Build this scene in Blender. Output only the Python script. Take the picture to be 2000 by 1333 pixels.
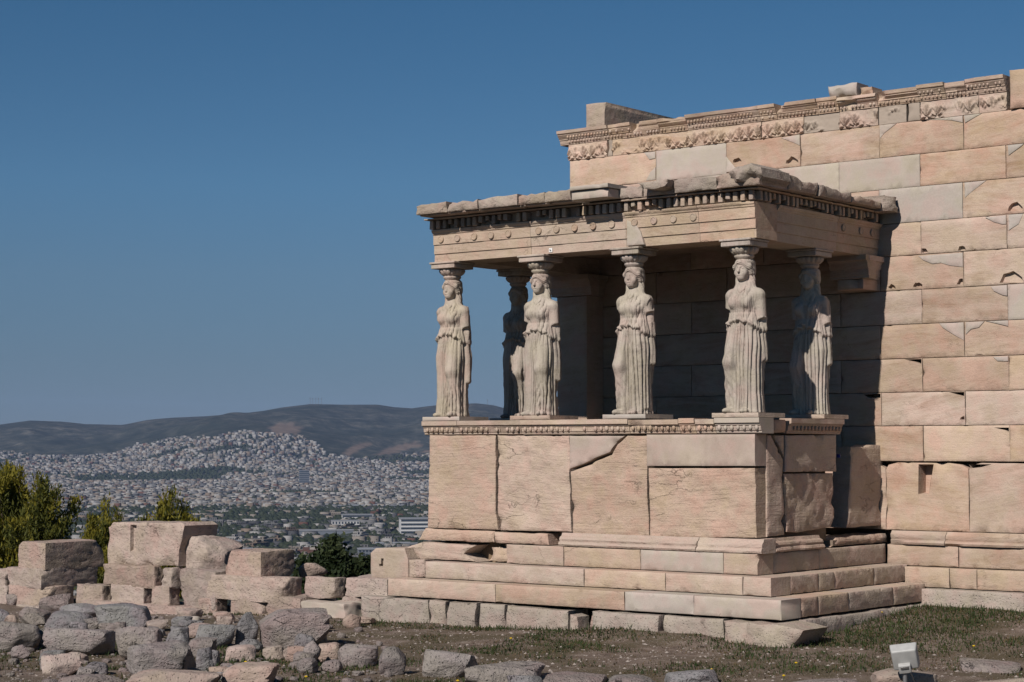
import bpy, bmesh, math, random
import numpy as np
from mathutils import Vector, Matrix, geometry
random.seed(7)
RNG = np.random.default_rng(7)
rad = math.radians
for o in list(bpy.data.objects): bpy.data.objects.remove(o)
S = bpy.context.scene
C = S.collection
# ------------------------------------------------------------------ camera
CAM = (13.59, -22.289, 2.161); YAW = 38.587; PITCH = 3.183; FPX = 3772.65   # focal length in pixels of a 2000 x 1333 frame
cd = bpy.data.cameras.new('camera'); cam = bpy.data.objects.new('camera', cd); C.objects.link(cam)
cam.location = CAM; cam.rotation_euler = (rad(90 + PITCH), 0, rad(YAW))
cd.sensor_width = 36; cd.lens = FPX * 36 / 2000; cd.clip_start = .5; cd.clip_end = 40000
S.camera = cam
S.render.resolution_x = 1024; S.render.resolution_y = 682
# ------------------------------------------------------------------ sky and sun
SUN_EL, SUN_AZ = 37.3, 5.0          # sun stands in the south, 5 degrees towards the east
w = bpy.data.worlds.new('World'); S.world = w; w.use_nodes = True
nt = w.node_tree; bg = nt.nodes['Background']
sk = nt.nodes.new('ShaderNodeTexSky'); sk.sky_type = 'NISHITA'; sk.sun_disc = False
sk.sun_elevation = rad(SUN_EL); sk.sun_rotation = rad(180 - SUN_AZ)
sk.altitude = 3600; sk.air_density = 1.0; sk.dust_density = 0.0; sk.ozone_density = 1.6
# the photographed sky is deeper blue aloft and duller towards the horizon than the model: one tint by elevation, the same all round
tcw = nt.nodes.new('ShaderNodeTexCoord'); sx_ = nt.nodes.new('ShaderNodeSeparateXYZ'); rp = nt.nodes.new('ShaderNodeValToRGB'); mxw = nt.nodes.new('ShaderNodeMix'); mxw.data_type = 'RGBA'; mxw.blend_type = 'MULTIPLY'; mxw.inputs[0].default_value = 1
nt.links.new(tcw.outputs['Generated'], sx_.inputs[0]); nt.links.new(sx_.outputs[2], rp.inputs[0]); els = rp.color_ramp.elements
for _ in range(3): els.new(.5)
for e_, (q_, c_) in zip(els, [(.012, (.31, .36, .455, 1)), (.045, (.39, .46, .53, 1)), (.09, (.50, .635, .69, 1)), (.135, (.52, .79, .88, 1)), (.23, (.42, .80, .94, 1))]): e_.position = q_; e_.color = c_
nt.links.new(sk.outputs[0], mxw.inputs[6]); nt.links.new(rp.outputs[0], mxw.inputs[7]); nt.links.new(mxw.outputs[2], bg.inputs[0]); bg.inputs[1].default_value = 0.058
ld = bpy.data.lights.new('sun', 'SUN'); ld.energy = 5.0; ld.angle = rad(.53); ld.color = (1, .93, .86)
sun = bpy.data.objects.new('sun', ld); C.objects.link(sun)
sun.rotation_euler = (rad(90 - SUN_EL), 0, rad(SUN_AZ)); sun.location = (0, -40, 40)
S.view_settings.view_transform = 'Standard'; S.view_settings.look = 'None'
S.view_settings.exposure = 0.0; S.view_settings.gamma = 1
S.cycles.volume_bounces = 0; S.cycles.diffuse_bounces = 1
# ------------------------------------------------------------------ photo pixel -> point on a known plane
_a, _p = rad(YAW), rad(PITCH)
_F = np.array([-math.sin(_a)*math.cos(_p), math.cos(_a)*math.cos(_p), math.sin(_p)])
_R = np.array([math.cos(_a), math.sin(_a), 0]); _U = np.cross(_R, _F); _C = np.array(CAM)
def ray(px, py): return _F + _R*(px-1000)/FPX + _U*(666.5-py)/FPX
def onY(px, py, Y): d = ray(px, py); return _C + d*(Y-_C[1])/d[1]
def onX(px, py, X): d = ray(px, py); return _C + d*(X-_C[0])/d[0]
def onZ(px, py, Z): d = ray(px, py); return _C + d*(Z-_C[2])/d[2]
def proj(P):
    d = np.asarray(P) - _C; k = d @ _F
    return 1000 + FPX*(d @ _R)/k, 666.5 - FPX*(d @ _U)/k
# ------------------------------------------------------------------ vector noise
def _h(i, j, k, s):
    n = (i*374761393 + j*668265263 + k*1274126177 + s*974634257) & 0xffffffff
    n = ((n ^ (n >> 13))*1103515245) & 0xffffffff
    n = ((n ^ (n >> 16))*668265263) & 0xffffffff
    return ((n ^ (n >> 15)) & 0xffff)/32767.5 - 1
def vnoise(P, s=0):
    P = np.asarray(P, float); f = np.floor(P); i = f.astype(np.int64); t = P - f; t = t*t*(3-2*t)
    x, y, z = i[..., 0], i[..., 1], i[..., 2]; a, b, c = t[..., 0], t[..., 1], t[..., 2]
    L = lambda p, q, w_: p + (q-p)*w_
    return L(L(L(_h(x, y, z, s), _h(x+1, y, z, s), a), L(_h(x, y+1, z, s), _h(x+1, y+1, z, s), a), b),
             L(L(_h(x, y, z+1, s), _h(x+1, y, z+1, s), a), L(_h(x, y+1, z+1, s), _h(x+1, y+1, z+1, s), a), b), c)
def fbm(P, sc=1, o=3, s=0):
    P = np.asarray(P, float)*sc; r = 0; a = 1; t = 0
    for k in range(o):
        r = r + a*vnoise(P, s+k*17); t += a; a *= .5; P = P*2.03
    return r/t
def sstep(a, b, v): t = np.clip((np.asarray(v, float)-a)/(b-a), 0, 1); return t*t*(3-2*t)
# ------------------------------------------------------------------ objects
WL = {}
def link(o, parent=None):
    C.objects.link(o)
    if parent is not None: o.parent = parent
    return o
def tag(o, label=None, cat=None, group=None, kind=None):
    if label: o['label'] = label
    if cat: o['category'] = cat
    if group: o['group'] = group
    if kind: o['kind'] = kind
    return o
def thing(name, label, cat, loc=(0, 0, 0), group=None):
    o = bpy.data.objects.new(name, None); link(o); o.location = loc; o.empty_display_size = .2
    WL[o.name] = np.array(loc, float); return tag(o, label, cat, group)
def mesh(name, V, F, mat, smooth=40, mi=None):
    me = bpy.data.meshes.new(name); V = np.asarray(V, float)
    if isinstance(F, np.ndarray):
        n, k = F.shape
        me.vertices.add(len(V)); me.vertices.foreach_set('co', V.ravel())
        me.loops.add(n*k); me.loops.foreach_set('vertex_index', F.ravel().astype(np.int32))
        me.polygons.add(n); me.polygons.foreach_set('loop_start', np.arange(0, n*k, k, dtype=np.int32))
        me.update(calc_edges=True)
    else:
        me.from_pydata([tuple(v) for v in V], [], [tuple(f) for f in F])
    for m in (mat if isinstance(mat, (list, tuple)) else [mat]): me.materials.append(m)
    if mi is not None: me.polygons.foreach_set('material_index', np.asarray(mi, np.int32))
    if smooth:
        me.shade_smooth()
        if smooth < 180: me.set_sharp_from_angle(angle=rad(smooth))
    me.update()
    return me
def put(name, me, loc, parent=None, rot=None):
    o = bpy.data.objects.new(name, me); link(o, parent)
    pl = WL[parent.name] if parent is not None else 0
    o.location = np.asarray(loc, float) - pl; WL[o.name] = np.array(loc, float)
    if rot is not None: o.rotation_euler = rot
    return o
def mk(name, V, F, mat, parent=None, smooth=40, base=False, mi=None):
    V = np.asarray(V, float); lo, hi = V.min(0), V.max(0); c = (lo+hi)/2
    if base: c[2] = lo[2]
    return put(name, mesh(name, V-c, F, mat, smooth, mi), c, parent)
def merge(parts):
    V = []; F = []; n = 0
    for v, f in parts:
        V.append(v); F += [tuple(i+n for i in q) for q in f]; n += len(v)
    return np.concatenate(V), F
def merge_np(parts):
    V = []; F = []; n = 0
    for v, f in parts: V.append(v); F.append(np.asarray(f)+n); n += len(v)
    return np.concatenate(V), np.concatenate(F)
def boxv(x0, y0, z0, x1, y1, z1):
    v = np.array([(x, y, z) for z in (z0, z1) for y in (y0, y1) for x in (x0, x1)], float)
    return v, [(0, 2, 3, 1), (4, 5, 7, 6), (0, 1, 5, 4), (2, 6, 7, 3), (0, 4, 6, 2), (1, 3, 7, 5)]
def gridF(n, m, closed=False):
    i, j = np.meshgrid(np.arange(n-1), np.arange(m if closed else m-1), indexing='ij')
    a = i*m+j; b = i*m+(j+1) % m
    return np.stack([a, b, b+m, a+m], -1).reshape(-1, 4)
# ------------------------------------------------------------------ materials
def nodes(name):
    m = bpy.data.materials.new(name); m.use_nodes = True; t = m.node_tree
    return m, t, t.nodes['Principled BSDF']
class NB:
    def __init__(s, t): s.t = t
    def n(s, ty, **k):
        q = s.t.nodes.new(ty)
        for a, b in k.items(): setattr(q, a, b)
        return q
    def l(s, a, b): s.t.links.new(a, b)
    def ramp(s, fac, st):
        r = s.n('ShaderNodeValToRGB'); e = r.color_ramp.elements
        while len(e) < len(st): e.new(.5)
        for q, (p, c) in zip(e, st): q.position = p; q.color = (*c, 1) if len(c) == 3 else c
        s.l(fac, r.inputs[0]); return r.outputs[0]
    def noise(s, vec, sc, det=4, rough=.55, dist=0):
        q = s.n('ShaderNodeTexNoise'); q.inputs['Scale'].default_value = sc; q.inputs['Detail'].default_value = det
        q.inputs['Roughness'].default_value = rough; q.inputs['Distortion'].default_value = dist
        if vec is not None: s.l(vec, q.inputs['Vector'])
        return q.outputs[0]
    def mapn(s, vec, sc, rot=(0, 0, 0)):
        q = s.n('ShaderNodeMapping'); q.inputs['Scale'].default_value = sc; q.inputs['Rotation'].default_value = rot
        s.l(vec, q.inputs[0]); return q.outputs[0]
    def mix(s, f, a, b, mode='MIX'):
        q = s.n('ShaderNodeMix', data_type='RGBA', blend_type=mode)
        for sock, v in ((q.inputs[0], f), (q.inputs[6], a), (q.inputs[7], b)):
            if isinstance(v, (int, float)): sock.default_value = v
            elif isinstance(v, tuple): sock.default_value = (*v, 1)
            else: s.l(v, sock)
        return q.outputs[2]
    def math(s, op, a, b=None):
        q = s.n('ShaderNodeMath', operation=op)
        for sock, v in zip(q.inputs, (a, b)):
            if v is None: continue
            if isinstance(v, (int, float)): sock.default_value = v
            else: s.l(v, sock)
        return q.outputs[0]
    def vec(s, offs=37.):
        tc = s.n('ShaderNodeTexCoord'); oi = s.n('ShaderNodeObjectInfo')
        mu = s.n('ShaderNodeVectorMath', operation='SCALE'); mu.inputs[0].default_value = (1, 1.7, 2.3)
        s.l(s.math('MULTIPLY', oi.outputs['Random'], offs), mu.inputs[3])
        ad = s.n('ShaderNodeVectorMath', operation='ADD'); s.l(tc.outputs['Object'], ad.inputs[0]); s.l(mu.outputs[0], ad.inputs[1])
        return ad.outputs[0], oi.outputs['Random']
KA = .69
def stone(name, base, streak, stain, st_amt=.55, var=.18, stretch=(.9, .9, 7), bump=.5, pits=.4, rough=.85, grime=.5, bs=1.0, crack=0.0, lineb=.35, ln=.5):
    base, streak, stain = [tuple(c*KA for c in q) for q in (base, streak, stain)]
    m, t, b = nodes(name); B = NB(t); v, rnd = B.vec()
    tl = B.n('ShaderNodeVectorRotate', rotation_type='Y_AXIS'); B.l(v, tl.inputs[0]); B.l(B.math('SUBTRACT', B.math('MULTIPLY', B.math('FRACT', B.math('MULTIPLY', rnd, 7.31)),   .30), .12), tl.inputs['Angle']); v0 = tl.outputs[0]
    vs = B.mapn(v0, (stretch[0], stretch[1], stretch[2]*.7)); vl = B.mapn(v0, (stretch[0]*.8, stretch[1]*.8, stretch[2]*1.5))
    s1 = B.noise(vs, 1.5, 6, .6, .9); s2 = B.noise(vl, 2.6, 6, .65, .9)
    big = B.noise(v, .9, 4, .55); fine = B.noise(v, 70, 3, .65); mid = B.noise(v, 8, 6, .65)
    col = B.mix(B.math('MULTIPLY', B.ramp(s1, [(.40, (0, 0, 0)), (.70, (1, 1, 1))]), B.math('MULTIPLY', B.math('ADD', B.math('FRACT', B.math('MULTIPLY', rnd, 23.1)), .45), st_amt)), base, streak)
    line = B.ramp(B.math('ABSOLUTE', B.math('SUBTRACT', s2, .53)), [(.0, (1, 1, 1)), (.035, (0, 0, 0))])
    col = B.mix(B.math('MULTIPLY', B.math('MULTIPLY', line, B.ramp(s1, [(.45, (0, 0, 0)), (.62, (1, 1, 1))])), st_amt*ln), col, stain)
    gm = B.math('MULTIPLY', B.ramp(mid, [(.56, (0, 0, 0)), (.72, (1, 1, 1))]), B.ramp(big, [(.46, (0, 0, 0)), (.60, (1, 1, 1))]))
    col = B.mix(B.math('MULTIPLY', gm, grime), col, tuple(c*.75 for c in stain))
    pale = tuple(min(1, c*1.15+.02) for c in base)
    col = B.mix(B.math('MULTIPLY', B.ramp(B.noise(v, 1.7, 4, .6), [(.48, (0, 0, 0)), (.68, (1, 1, 1))]), .55), col, pale)
    tn = B.ramp(B.noise(v, 2.3, 3, .6), [(.38, (1.04, .96, .97)), (.5, (1, 1, 1)), (.64, (.97, .99, .93))])
    col = B.mix(1.0, col, tn, 'MULTIPLY')
    hs = B.n('ShaderNodeHueSaturation'); B.l(col, hs.inputs['Color'])
    B.l(B.math('ADD', B.math('MULTIPLY', rnd, var*2), 1-var), hs.inputs['Value'])
    r2 = B.math('FRACT', B.math('MULTIPLY', rnd, 13.7))
    B.l(B.math('ADD', B.math('MULTIPLY', r2, .3), .85), hs.inputs['Saturation'])
    fv = B.ramp(fine, [(.3, (.90,)*3), (.7, (1.07,)*3)])
    col = B.mix(1.0, hs.outputs[0], fv, 'MULTIPLY')
    vo = B.n('ShaderNodeTexVoronoi', feature='F1'); vo.inputs['Scale'].default_value = 26; B.l(v, vo.inputs['Vector'])
    pit = B.ramp(vo.outputs[0], [(.05, (0, 0, 0)), (.3, (1, 1, 1))])
    hgt = B.math('ADD', B.math('MULTIPLY', mid, 1.0), B.math('MULTIPLY', s2, lineb))
    hgt = B.math('ADD', hgt, B.math('MULTIPLY', pit, pits*.35)); hgt = B.math('ADD', hgt, B.math('MULTIPLY', fine, .16))
    if crack:
        wv = B.n('ShaderNodeVectorMath', operation='ADD'); nz = B.n('ShaderNodeTexNoise'); nz.inputs['Scale'].default_value = 2.5; nz.inputs['Detail'].default_value = 6; nz.inputs['Roughness'].default_value = .7
        B.l(v, nz.inputs['Vector']); sc = B.n('ShaderNodeVectorMath', operation='SCALE'); sc.inputs[3].default_value = .55; B.l(nz.outputs['Color'], sc.inputs[0]); B.l(B.mapn(v, (.8, .8, 2.6)), wv.inputs[0]); B.l(sc.outputs[0], wv.inputs[1])
        vc = B.n('ShaderNodeTexVoronoi', feature='DISTANCE_TO_EDGE'); vc.inputs['Scale'].default_value = 1.5; B.l(wv.outputs[0], vc.inputs['Vector'])
        ck = B.math('MULTIPLY', B.ramp(vc.outputs[0], [(.0, (1, 1, 1)), (.012, (0, 0, 0))]), B.ramp(B.noise(v, 1.3, 3, .6), [(.55, (0, 0, 0)), (.63, (1, 1, 1))]))
        ck = B.math('MULTIPLY', ck, crack); col = B.mix(ck, col, tuple(c*.5 for c in stain)); hgt = B.math('SUBTRACT', hgt, B.math('MULTIPLY', ck, 1.0))
    B.l(col, b.inputs['Base Color']); b.inputs['Roughness'].default_value = rough; b.inputs['Specular IOR Level'].default_value = .25
    bp = B.n('ShaderNodeBump'); bp.inputs['Strength'].default_value = bump; bp.inputs['Distance'].default_value = .03*bs
    B.l(hgt, bp.inputs['Height']); B.l(bp.outputs[0], b.inputs['Normal'])
    return m
def plain(name, col, rough=.6, metal=0, var=0.0, nsc=6):
    m, t, b = nodes(name); B = NB(t); v, rnd = B.vec()
    c = B.mix(B.noise(v, nsc, 4), tuple(x*(1-var) for x in col), tuple(min(1, x*(1+var)) for x in col))
    B.l(c, b.inputs['Base Color']); b.inputs['Roughness'].default_value = rough; b.inputs['Metallic'].default_value = metal
    b.inputs['Specular IOR Level'].default_value = .3
    return m
M_OLD = stone('old_marble', (.61, .47, .372), (.48, .335, .24), (.33, .215, .145), lineb=.35, ln=.6, st_amt=.7, var=.11, crack=.25, grime=.4)
M_POD = stone('podium_marble', (.62, .48, .385), (.54, .395, .30), (.36, .25, .18), lineb=.65, ln=.5, st_amt=.5, var=.05, bump=.9, stretch=(.8, .8, 4), crack=.45, grime=.3)
M_STEP = stone('step_marble', (.61, .485, .39), (.53, .395, .30), (.38, .27, .195), st_amt=.5, var=.10, bump=.6, crack=.5, grime=.5)
M_NEWP = stone('veined_panel_marble', (.56, .445, .365), (.47, .36, .29), (.33, .235, .18), st_amt=.8, var=.03, bump=.2, pits=.1, grime=.3, stretch=(1.6, 1.6, 1.1), ln=.15)
M_NEW = stone('new_marble', (.565, .495, .43), (.52, .445, .38), (.43, .36, .30), st_amt=.5, var=.04, bump=.12, pits=.1, grime=.15)
M_STAT = stone('statue_marble', (.56, .485, .41), (.44, .37, .305), (.22, .18, .15), st_amt=.8, var=.05, bump=.6, stretch=(5, 5, 1.0), grime=.9, bs=.6, ln=.8, pits=.7)
M_WEATH = stone('weathered_marble', (.47, .385, .315), (.38, .295, .23), (.20, .155, .125), st_amt=.7, var=.12, bump=1.0, grime=.9, stretch=(1.2, 1.2, 3), crack=.5)
M_ENT = stone('entablature_marble', (.58, .45, .345), (.48, .345, .245), (.30, .20, .14), st_amt=.7, var=.09, bump=.6, grime=.6, crack=.6)
M_FOUND = stone('foundation_limestone', (.47, .40, .34), (.39, .325, .27), (.22, .18, .15), st_amt=.5, var=.10, bump=1.0, pits=1., stretch=(1.5, 1.5, 2.2), grime=.8, crack=.6)
M_PINK = stone('pinkish_limestone', (.50, .395, .335), (.44, .335, .28), (.28, .205, .17), st_amt=.5, var=.12, bump=1.1, pits=1., stretch=(1.5, 1.5, 2), grime=.7, crack=.4, bs=1.2, lineb=.6)
M_GREY = stone('grey_limestone', (.33, .315, .32), (.27, .255, .26), (.15, .135, .13), st_amt=.5, var=.16, bump=1.4, pits=.8, stretch=(1.5, 1.5, 2), grime=.6, crack=.6, bs=1.7, lineb=.8)
M_GREYP = stone('pinkish_grey_limestone', (.37, .32, .30), (.30, .255, .235), (.19, .155, .14), st_amt=.5, var=.16, bump=1.4, pits=.8, stretch=(1.5, 1.5, 2), grime=.6, crack=.6, bs=1.7, lineb=.8)
M_CEM = plain('cement_fill', (.33, .275, .225), .9, 0, .12)
M_DARK = stone('core_stone', (.30, .22, .16), (.24, .17, .12), (.16, .11, .08), var=.1)
# ------------------------------------------------------------------ stone pieces
def FY(Y): return lambda u, v, q: np.stack([u, Y+q, v], -1)       # faces south, u = x, v = z
def FX(X): return lambda u, v, q: np.stack([X-q, u, v], -1)       # faces east,  u = y, v = z
def FZ(Z): return lambda u, v, q: np.stack([u, v, Z-q], -1)       # faces up,    u = x, v = y
def rect(a, b, c, d): return [(a, b), (c, b), (c, d), (a, d)]
SEED = [100]
def segd(P, A, B_):
    d = B_-A; L = (d*d).sum(-1)+1e-12
    t = np.clip(((P[:, None]-A)*d).sum(-1)/L, 0, 1)
    return np.sqrt((((P[:, None]-(A+t[..., None]*d))**2).sum(-1)).min(1))
def inpoly(P, Q):
    x, y = P[:, 0][:, None], P[:, 1][:, None]; a = Q; b = np.roll(Q, -1, 0)
    c = ((a[:, 1] > y) != (b[:, 1] > y)) & (x < (b[:, 0]-a[:, 0])*(y-a[:, 1])/(b[:, 1]-a[:, 1]+1e-12)+a[:, 0])
    return c.sum(1) % 2 == 1
def slab(name, poly, fr, depth, mat, parent=None, g=.07, r=.012, amp=.004, rough=.004, chips=3, chip=.09, holes=(), gap=.003, nsc=5, bulge=0, cut=.7):
    SEED[0] += 1; sd = SEED[0]; rg = random.Random(sd)
    Q = np.array(poly, float)
    A = ((Q*np.roll(Q, -1, 0)[:, ::-1])@np.array([1, -1])).sum()
    if A < 0: Q = Q[::-1]
    pts = []
    for i in range(len(Q)):
        a, b = Q[i], Q[(i+1) % len(Q)]; L = np.linalg.norm(b-a); n = max(1, int(round(L/g)))
        for k in range(n): pts.append(a+(b-a)*k/n)
    O = np.array(pts); n = len(O)
    tn = np.roll(O, -1, 0)-np.roll(O, 1, 0); tn /= np.linalg.norm(tn, axis=1)[:, None]+1e-9
    nr = np.stack([-tn[:, 1], tn[:, 0]], -1)          # inward
    nz = fbm(np.column_stack([O*6, np.full(n, sd*3.1)]), 1, 2, sd)
    O = O+nr*(gap+rough*(1+nz*1.2))[:, None]
    cp = [(O[rg.randrange(n)], chip*rg.uniform(.35, 1)) for _ in range(chips)]
    I = O+nr*r
    lo, hi = O.min(0), O.max(0)
    gx = np.arange(lo[0]+g*.5, hi[0], g); gy = np.arange(lo[1]+g*.5, hi[1], g)
    G = np.array([(a+rg.uniform(-.2, .2)*g, b+rg.uniform(-.2, .2)*g) for a in gx for b in gy]) if len(gx)*len(gy) else np.zeros((0, 2))
    if len(G):
        ok = inpoly(G, O); G = G[ok]
        if len(G): G = G[segd(G, O, np.roll(O, -1, 0)) > r+.3*g]
    ok = inpoly(I, O); I = I[ok]
    H = []; he = []
    base = len(O)+len(I)+len(G)
    for hp, hd in holes:
        hp = np.array(hp, float); hp = np.clip(hp, lo+r*1.2, hi-r*1.2)
        c = hp.mean(0); h2 = c+(hp-c)*.88
        for ring in (hp, h2):
            k0 = base+len(H); H += list(ring); he += [(k0+i, k0+(i+1) % len(ring)) for i in range(len(ring))]
    P = np.concatenate([O, I, G]+([np.array(H)] if H else []))
    res = geometry.delaunay_2d_cdt([Vector(p) for p in P], [(i, (i+1) % n) for i in range(n)]+he, [], 1, 1e-5)
    V2 = np.array([tuple(v) for v in res[0]]); T = res[2]
    src = res[3]; oid = [-1]*n
    for vi, lst in enumerate(src):
        for q in lst:
            if q < n: oid[q] = vi
    dist = segd(V2, O, np.roll(O, -1, 0))
    q = amp*fbm(np.column_stack([V2, np.full(len(V2), sd*1.7)]), nsc, 4, sd)*1.6 + amp*.5
    q = q - bulge*np.clip(dist/.25, 0, 1)
    q = q + r*cut*np.clip(1-dist/r, 0, 1)
    for c, cr in cp:
        d = np.sqrt(((V2-c)**2).sum(1)); q += np.clip(1-d/cr, 0, 1)*cr*.45*(1+.5*fbm(np.column_stack([V2, V2[:, :1]]), 18, 2, sd))
    for hp, hd in holes:
        hp = np.clip(np.array(hp, float), lo+r*1.2, hi-r*1.2); c = hp.mean(0)
        q[inpoly(V2, c+(hp-c)*.93)] += hd
    F = []
    for f in T:
        a, b, c = V2[f[0]], V2[f[1]], V2[f[2]]
        F.append(tuple(f) if (b[0]-a[0])*(c[1]-a[1])-(b[1]-a[1])*(c[0]-a[0]) > 0 else tuple(f[::-1]))
    nv = len(V2); oi = [i for i in oid if i >= 0]
    bk = {v: nv+k for k, v in enumerate(oi)}
    V = np.concatenate([fr(V2[:, 0], V2[:, 1], q), fr(V2[oi, 0], V2[oi, 1], np.full(len(oi), depth))])
    for k in range(len(oi)):
        a, b = oi[k], oi[(k+1) % len(oi)]
        F.append((b, a, bk[a], bk[b]))
    F.append(tuple(bk[v] for v in oi[::-1]))
    return mk(name, V, F, mat, parent)
def pxY(pts, Y): return [tuple(onY(a, b, Y)[[0, 2]]) for a, b in pts]
def pxX(pts, X): return [tuple(onX(a, b, X)[[1, 2]]) for a, b in pts]
def prof(name, pts, a, b, fr, mat, parent, back=.3, g=.05, amp=.004, chip=0, seed=None):
    """moulding: profile (out, z) extruded along u from a to b, worn by noise; closed at the ends and the back"""
    SEED[0] += 1; sd = SEED[0]
    pr = np.array(pts+[(-back, pts[-1][1]), (-back, pts[0][1])], float); m = len(pr)
    n = max(2, int((b-a)/g)+1); us = np.linspace(a, b, n)
    U = np.repeat(us, m); out = np.tile(pr[:, 0], n); z = np.tile(pr[:, 1], n)
    nz = fbm(np.column_stack([U*5, out*5, z*5]), 1, 3, sd)
    e = fbm(np.column_stack([U*2.2, z*4, U*0]), 1, 2, sd+5)
    mask = (out > -back+.01)
    out = out - mask*(amp*(1+nz*1.5) + chip*sstep(.12, .5, e)*np.clip(out-pr[:, 0].min()*0, 0, 1)*1.0)
    zz = z + mask*amp*nz*.5
    V = fr(U, zz, -out)
    F = [tuple(int(i) for i in f) for f in gridF(n, m, True)]
    F += [tuple(range(m))[::-1], tuple(range((n-1)*m, n*m))]
    F = [f[::-1] for f in F]
    o = mk(name, V, F, mat, parent, smooth=35)
    return o
def ell(c, r, nu=8, nv=5):
    th = np.linspace(0, 2*np.pi, nu, endpoint=False); ph = np.linspace(-np.pi/2, np.pi/2, nv)
    V = np.array([(c[0]+r[0]*math.cos(p)*math.cos(t), c[1]+r[1]*math.cos(p)*math.sin(t), c[2]+r[2]*math.sin(p)) for p in ph for t in th])
    return V, gridF(nv, nu, True)
# ================================================================== PORCH
W = 5.82; D = 3.59
ZS3, ZS2, ZS1, ZB, ZP, ZC = .225, .475, .76, .955, 2.363, 2.575
Z0, ZARC, ZMO, ZDE, ZCO, ZTOP = 5.005, 5.42, 5.50, 5.645, 5.68, 5.87
porch = thing('temple_porch', 'roofed marble temple porch on a stepped podium, its roof carried by statues', 'porch', (-2.9, 1.4, 0))
def xs(pxs, Y, py=1100): return [float(onY(p, py, Y)[0]) for p in pxs]
def ys(pxs, X, py=1100): return [float(onX(p, py, X)[1]) for p in pxs]
# --- rough foundation course
FB = [(700, 835), (835, 873), (873, 932), (932, 985), (985, 1112), (1156, 1290), (1290, 1412)]
for i, (a, b) in enumerate(FB):
    x0, x1 = xs((a, b), -.86, 1190); Y = -.86-.03*(i % 3)
    slab('foundation_block', [(x0, -.7), (x1, -.7), (x1-.01, -.045-(i == 4)*.02), (x0+.02, -.045)], FY(Y), .5, M_FOUND, porch, g=.06, r=.03, amp=.02, rough=.012, chips=5, chip=.16)
x0, x1 = xs((1412, 1500), -1.0, 1190)
slab('foundation_block', [(x0, -.75), (x1+.05, -.75), (x1+.55, -.1), (1.0, -.045), (x0, -.04)], FY(-1.05), .7, M_FOUND, porch, g=.05, r=.04, amp=.035, rough=.02, chips=7, chip=.22)
x0, x1 = xs((1112, 1133), -.9, 1190)
slab('foundation_block', [(x0, -.7), (x1+.06, -.7), (x1, -.13), (x0+.04, -.10)], FY(-.98), .3, M_FOUND, porch, g=.05, r=.04, amp=.02, rough=.015)
slab('foundation_block', [(x1+.09, -.7), (x1+.18, -.7), (x1+.18, -.15), (x1+.1, -.12)], FY(-.84), .3, M_PINK, porch, g=.05, r=.02, amp=.02)
slab('foundation_block', rect(-.3, -.7, 3.2, -.045), FX(.93), .5, M_FOUND, porch, g=.09, r=.03, amp=.02, rough=.015, chips=8, chip=.2)
# --- three steps: front blocks, then the east side
def step(z0, z1, s, t, fj, ej, mat, d=.42, xl=None, ex=0):
    for i in range(len(fj)-1):
        slab('step_block', rect(fj[i], z0, fj[i+1], z1), FY(-s+random.uniform(-.004, .004)), d, mat[i % len(mat)], porch, g=.08, r=.014, amp=.004, rough=.003, chips=3, chip=.07)
    e = [-s+d]+ej+[D-ex]
    for i in range(len(e)-1):
        slab('step_block', rect(e[i], z0, e[i+1], z1), FX(t+random.uniform(-.004, .004)), d, mat[0], porch, g=.08, r=.014, amp=.004, rough=.003, chips=3, chip=.07)
step(-.035, ZS3, .75, .80, xs((757, 967, 1219, 1354), -.75)+[.80], ys((1598, 1658, 1745), .8), [M_STEP, M_STEP, M_NEW, M_NEW], d=.5, ex=.30)
step(ZS3, ZS2, .38, .43, xs((830, 1140, 1299, 1450), -.38)+[.43], ys((1599, 1631, 1708), .43), [M_STEP], d=.5, ex=.12)
x4 = xs((797, 900, 985, 1100, 1250, 1412), -.09, 1085)
slab('step_block', [(x4[0], ZS2), (x4[1]+.35, ZS2), (x4[1]+.1, ZS2+.12), (x4[1]+.3, ZS1-.03), (x4[0]+.35, ZS1), (x4[0]+.1, ZS1-.06), (x4[0], ZS1-.12)], FY(-.16), .5, M_POD, porch, g=.05, r=.03, amp=.018, rough=.012, chips=6, chip=.15)
slab('step_block', [(x4[1]+.38, ZS2+.0), (x4[2]+.1, ZS2), (x4[2]+.02, ZS1-.02), (x4[1]+.45, ZS1-.05)], FY(.02), .4, M_POD, porch, g=.05, r=.03, amp=.02, rough=.012, chips=6, chip=.15)
step(ZS2, ZS1, .09, .05, [x4[2]+.03]+x4[3:]+[.05], ys((1600,), .05), [M_STEP, M_STEP, M_NEW, M_STEP], ex=.05)
slab('notched_block', [tuple(q) for q in pxY([(722, 1132), (797, 1132), (797, 1094), (790, 1070), (733, 1070), (722, 1080)], -.35)], FY(-.35), .7, M_STEP, porch, g=.05, r=.02, amp=.006, rough=.006,
     holes=[(pxY([(740, 1107), (749, 1107), (749, 1091), (744, 1091), (744, 1102), (740, 1102)], -.35), .05)])
slab('step_block', pxY([(797, 1130), (829, 1128), (829, 1093), (797, 1093)], -.37), FY(-.37), .5, M_PINK, porch, g=.05, r=.015, amp=.006, rough=.006)
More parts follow.
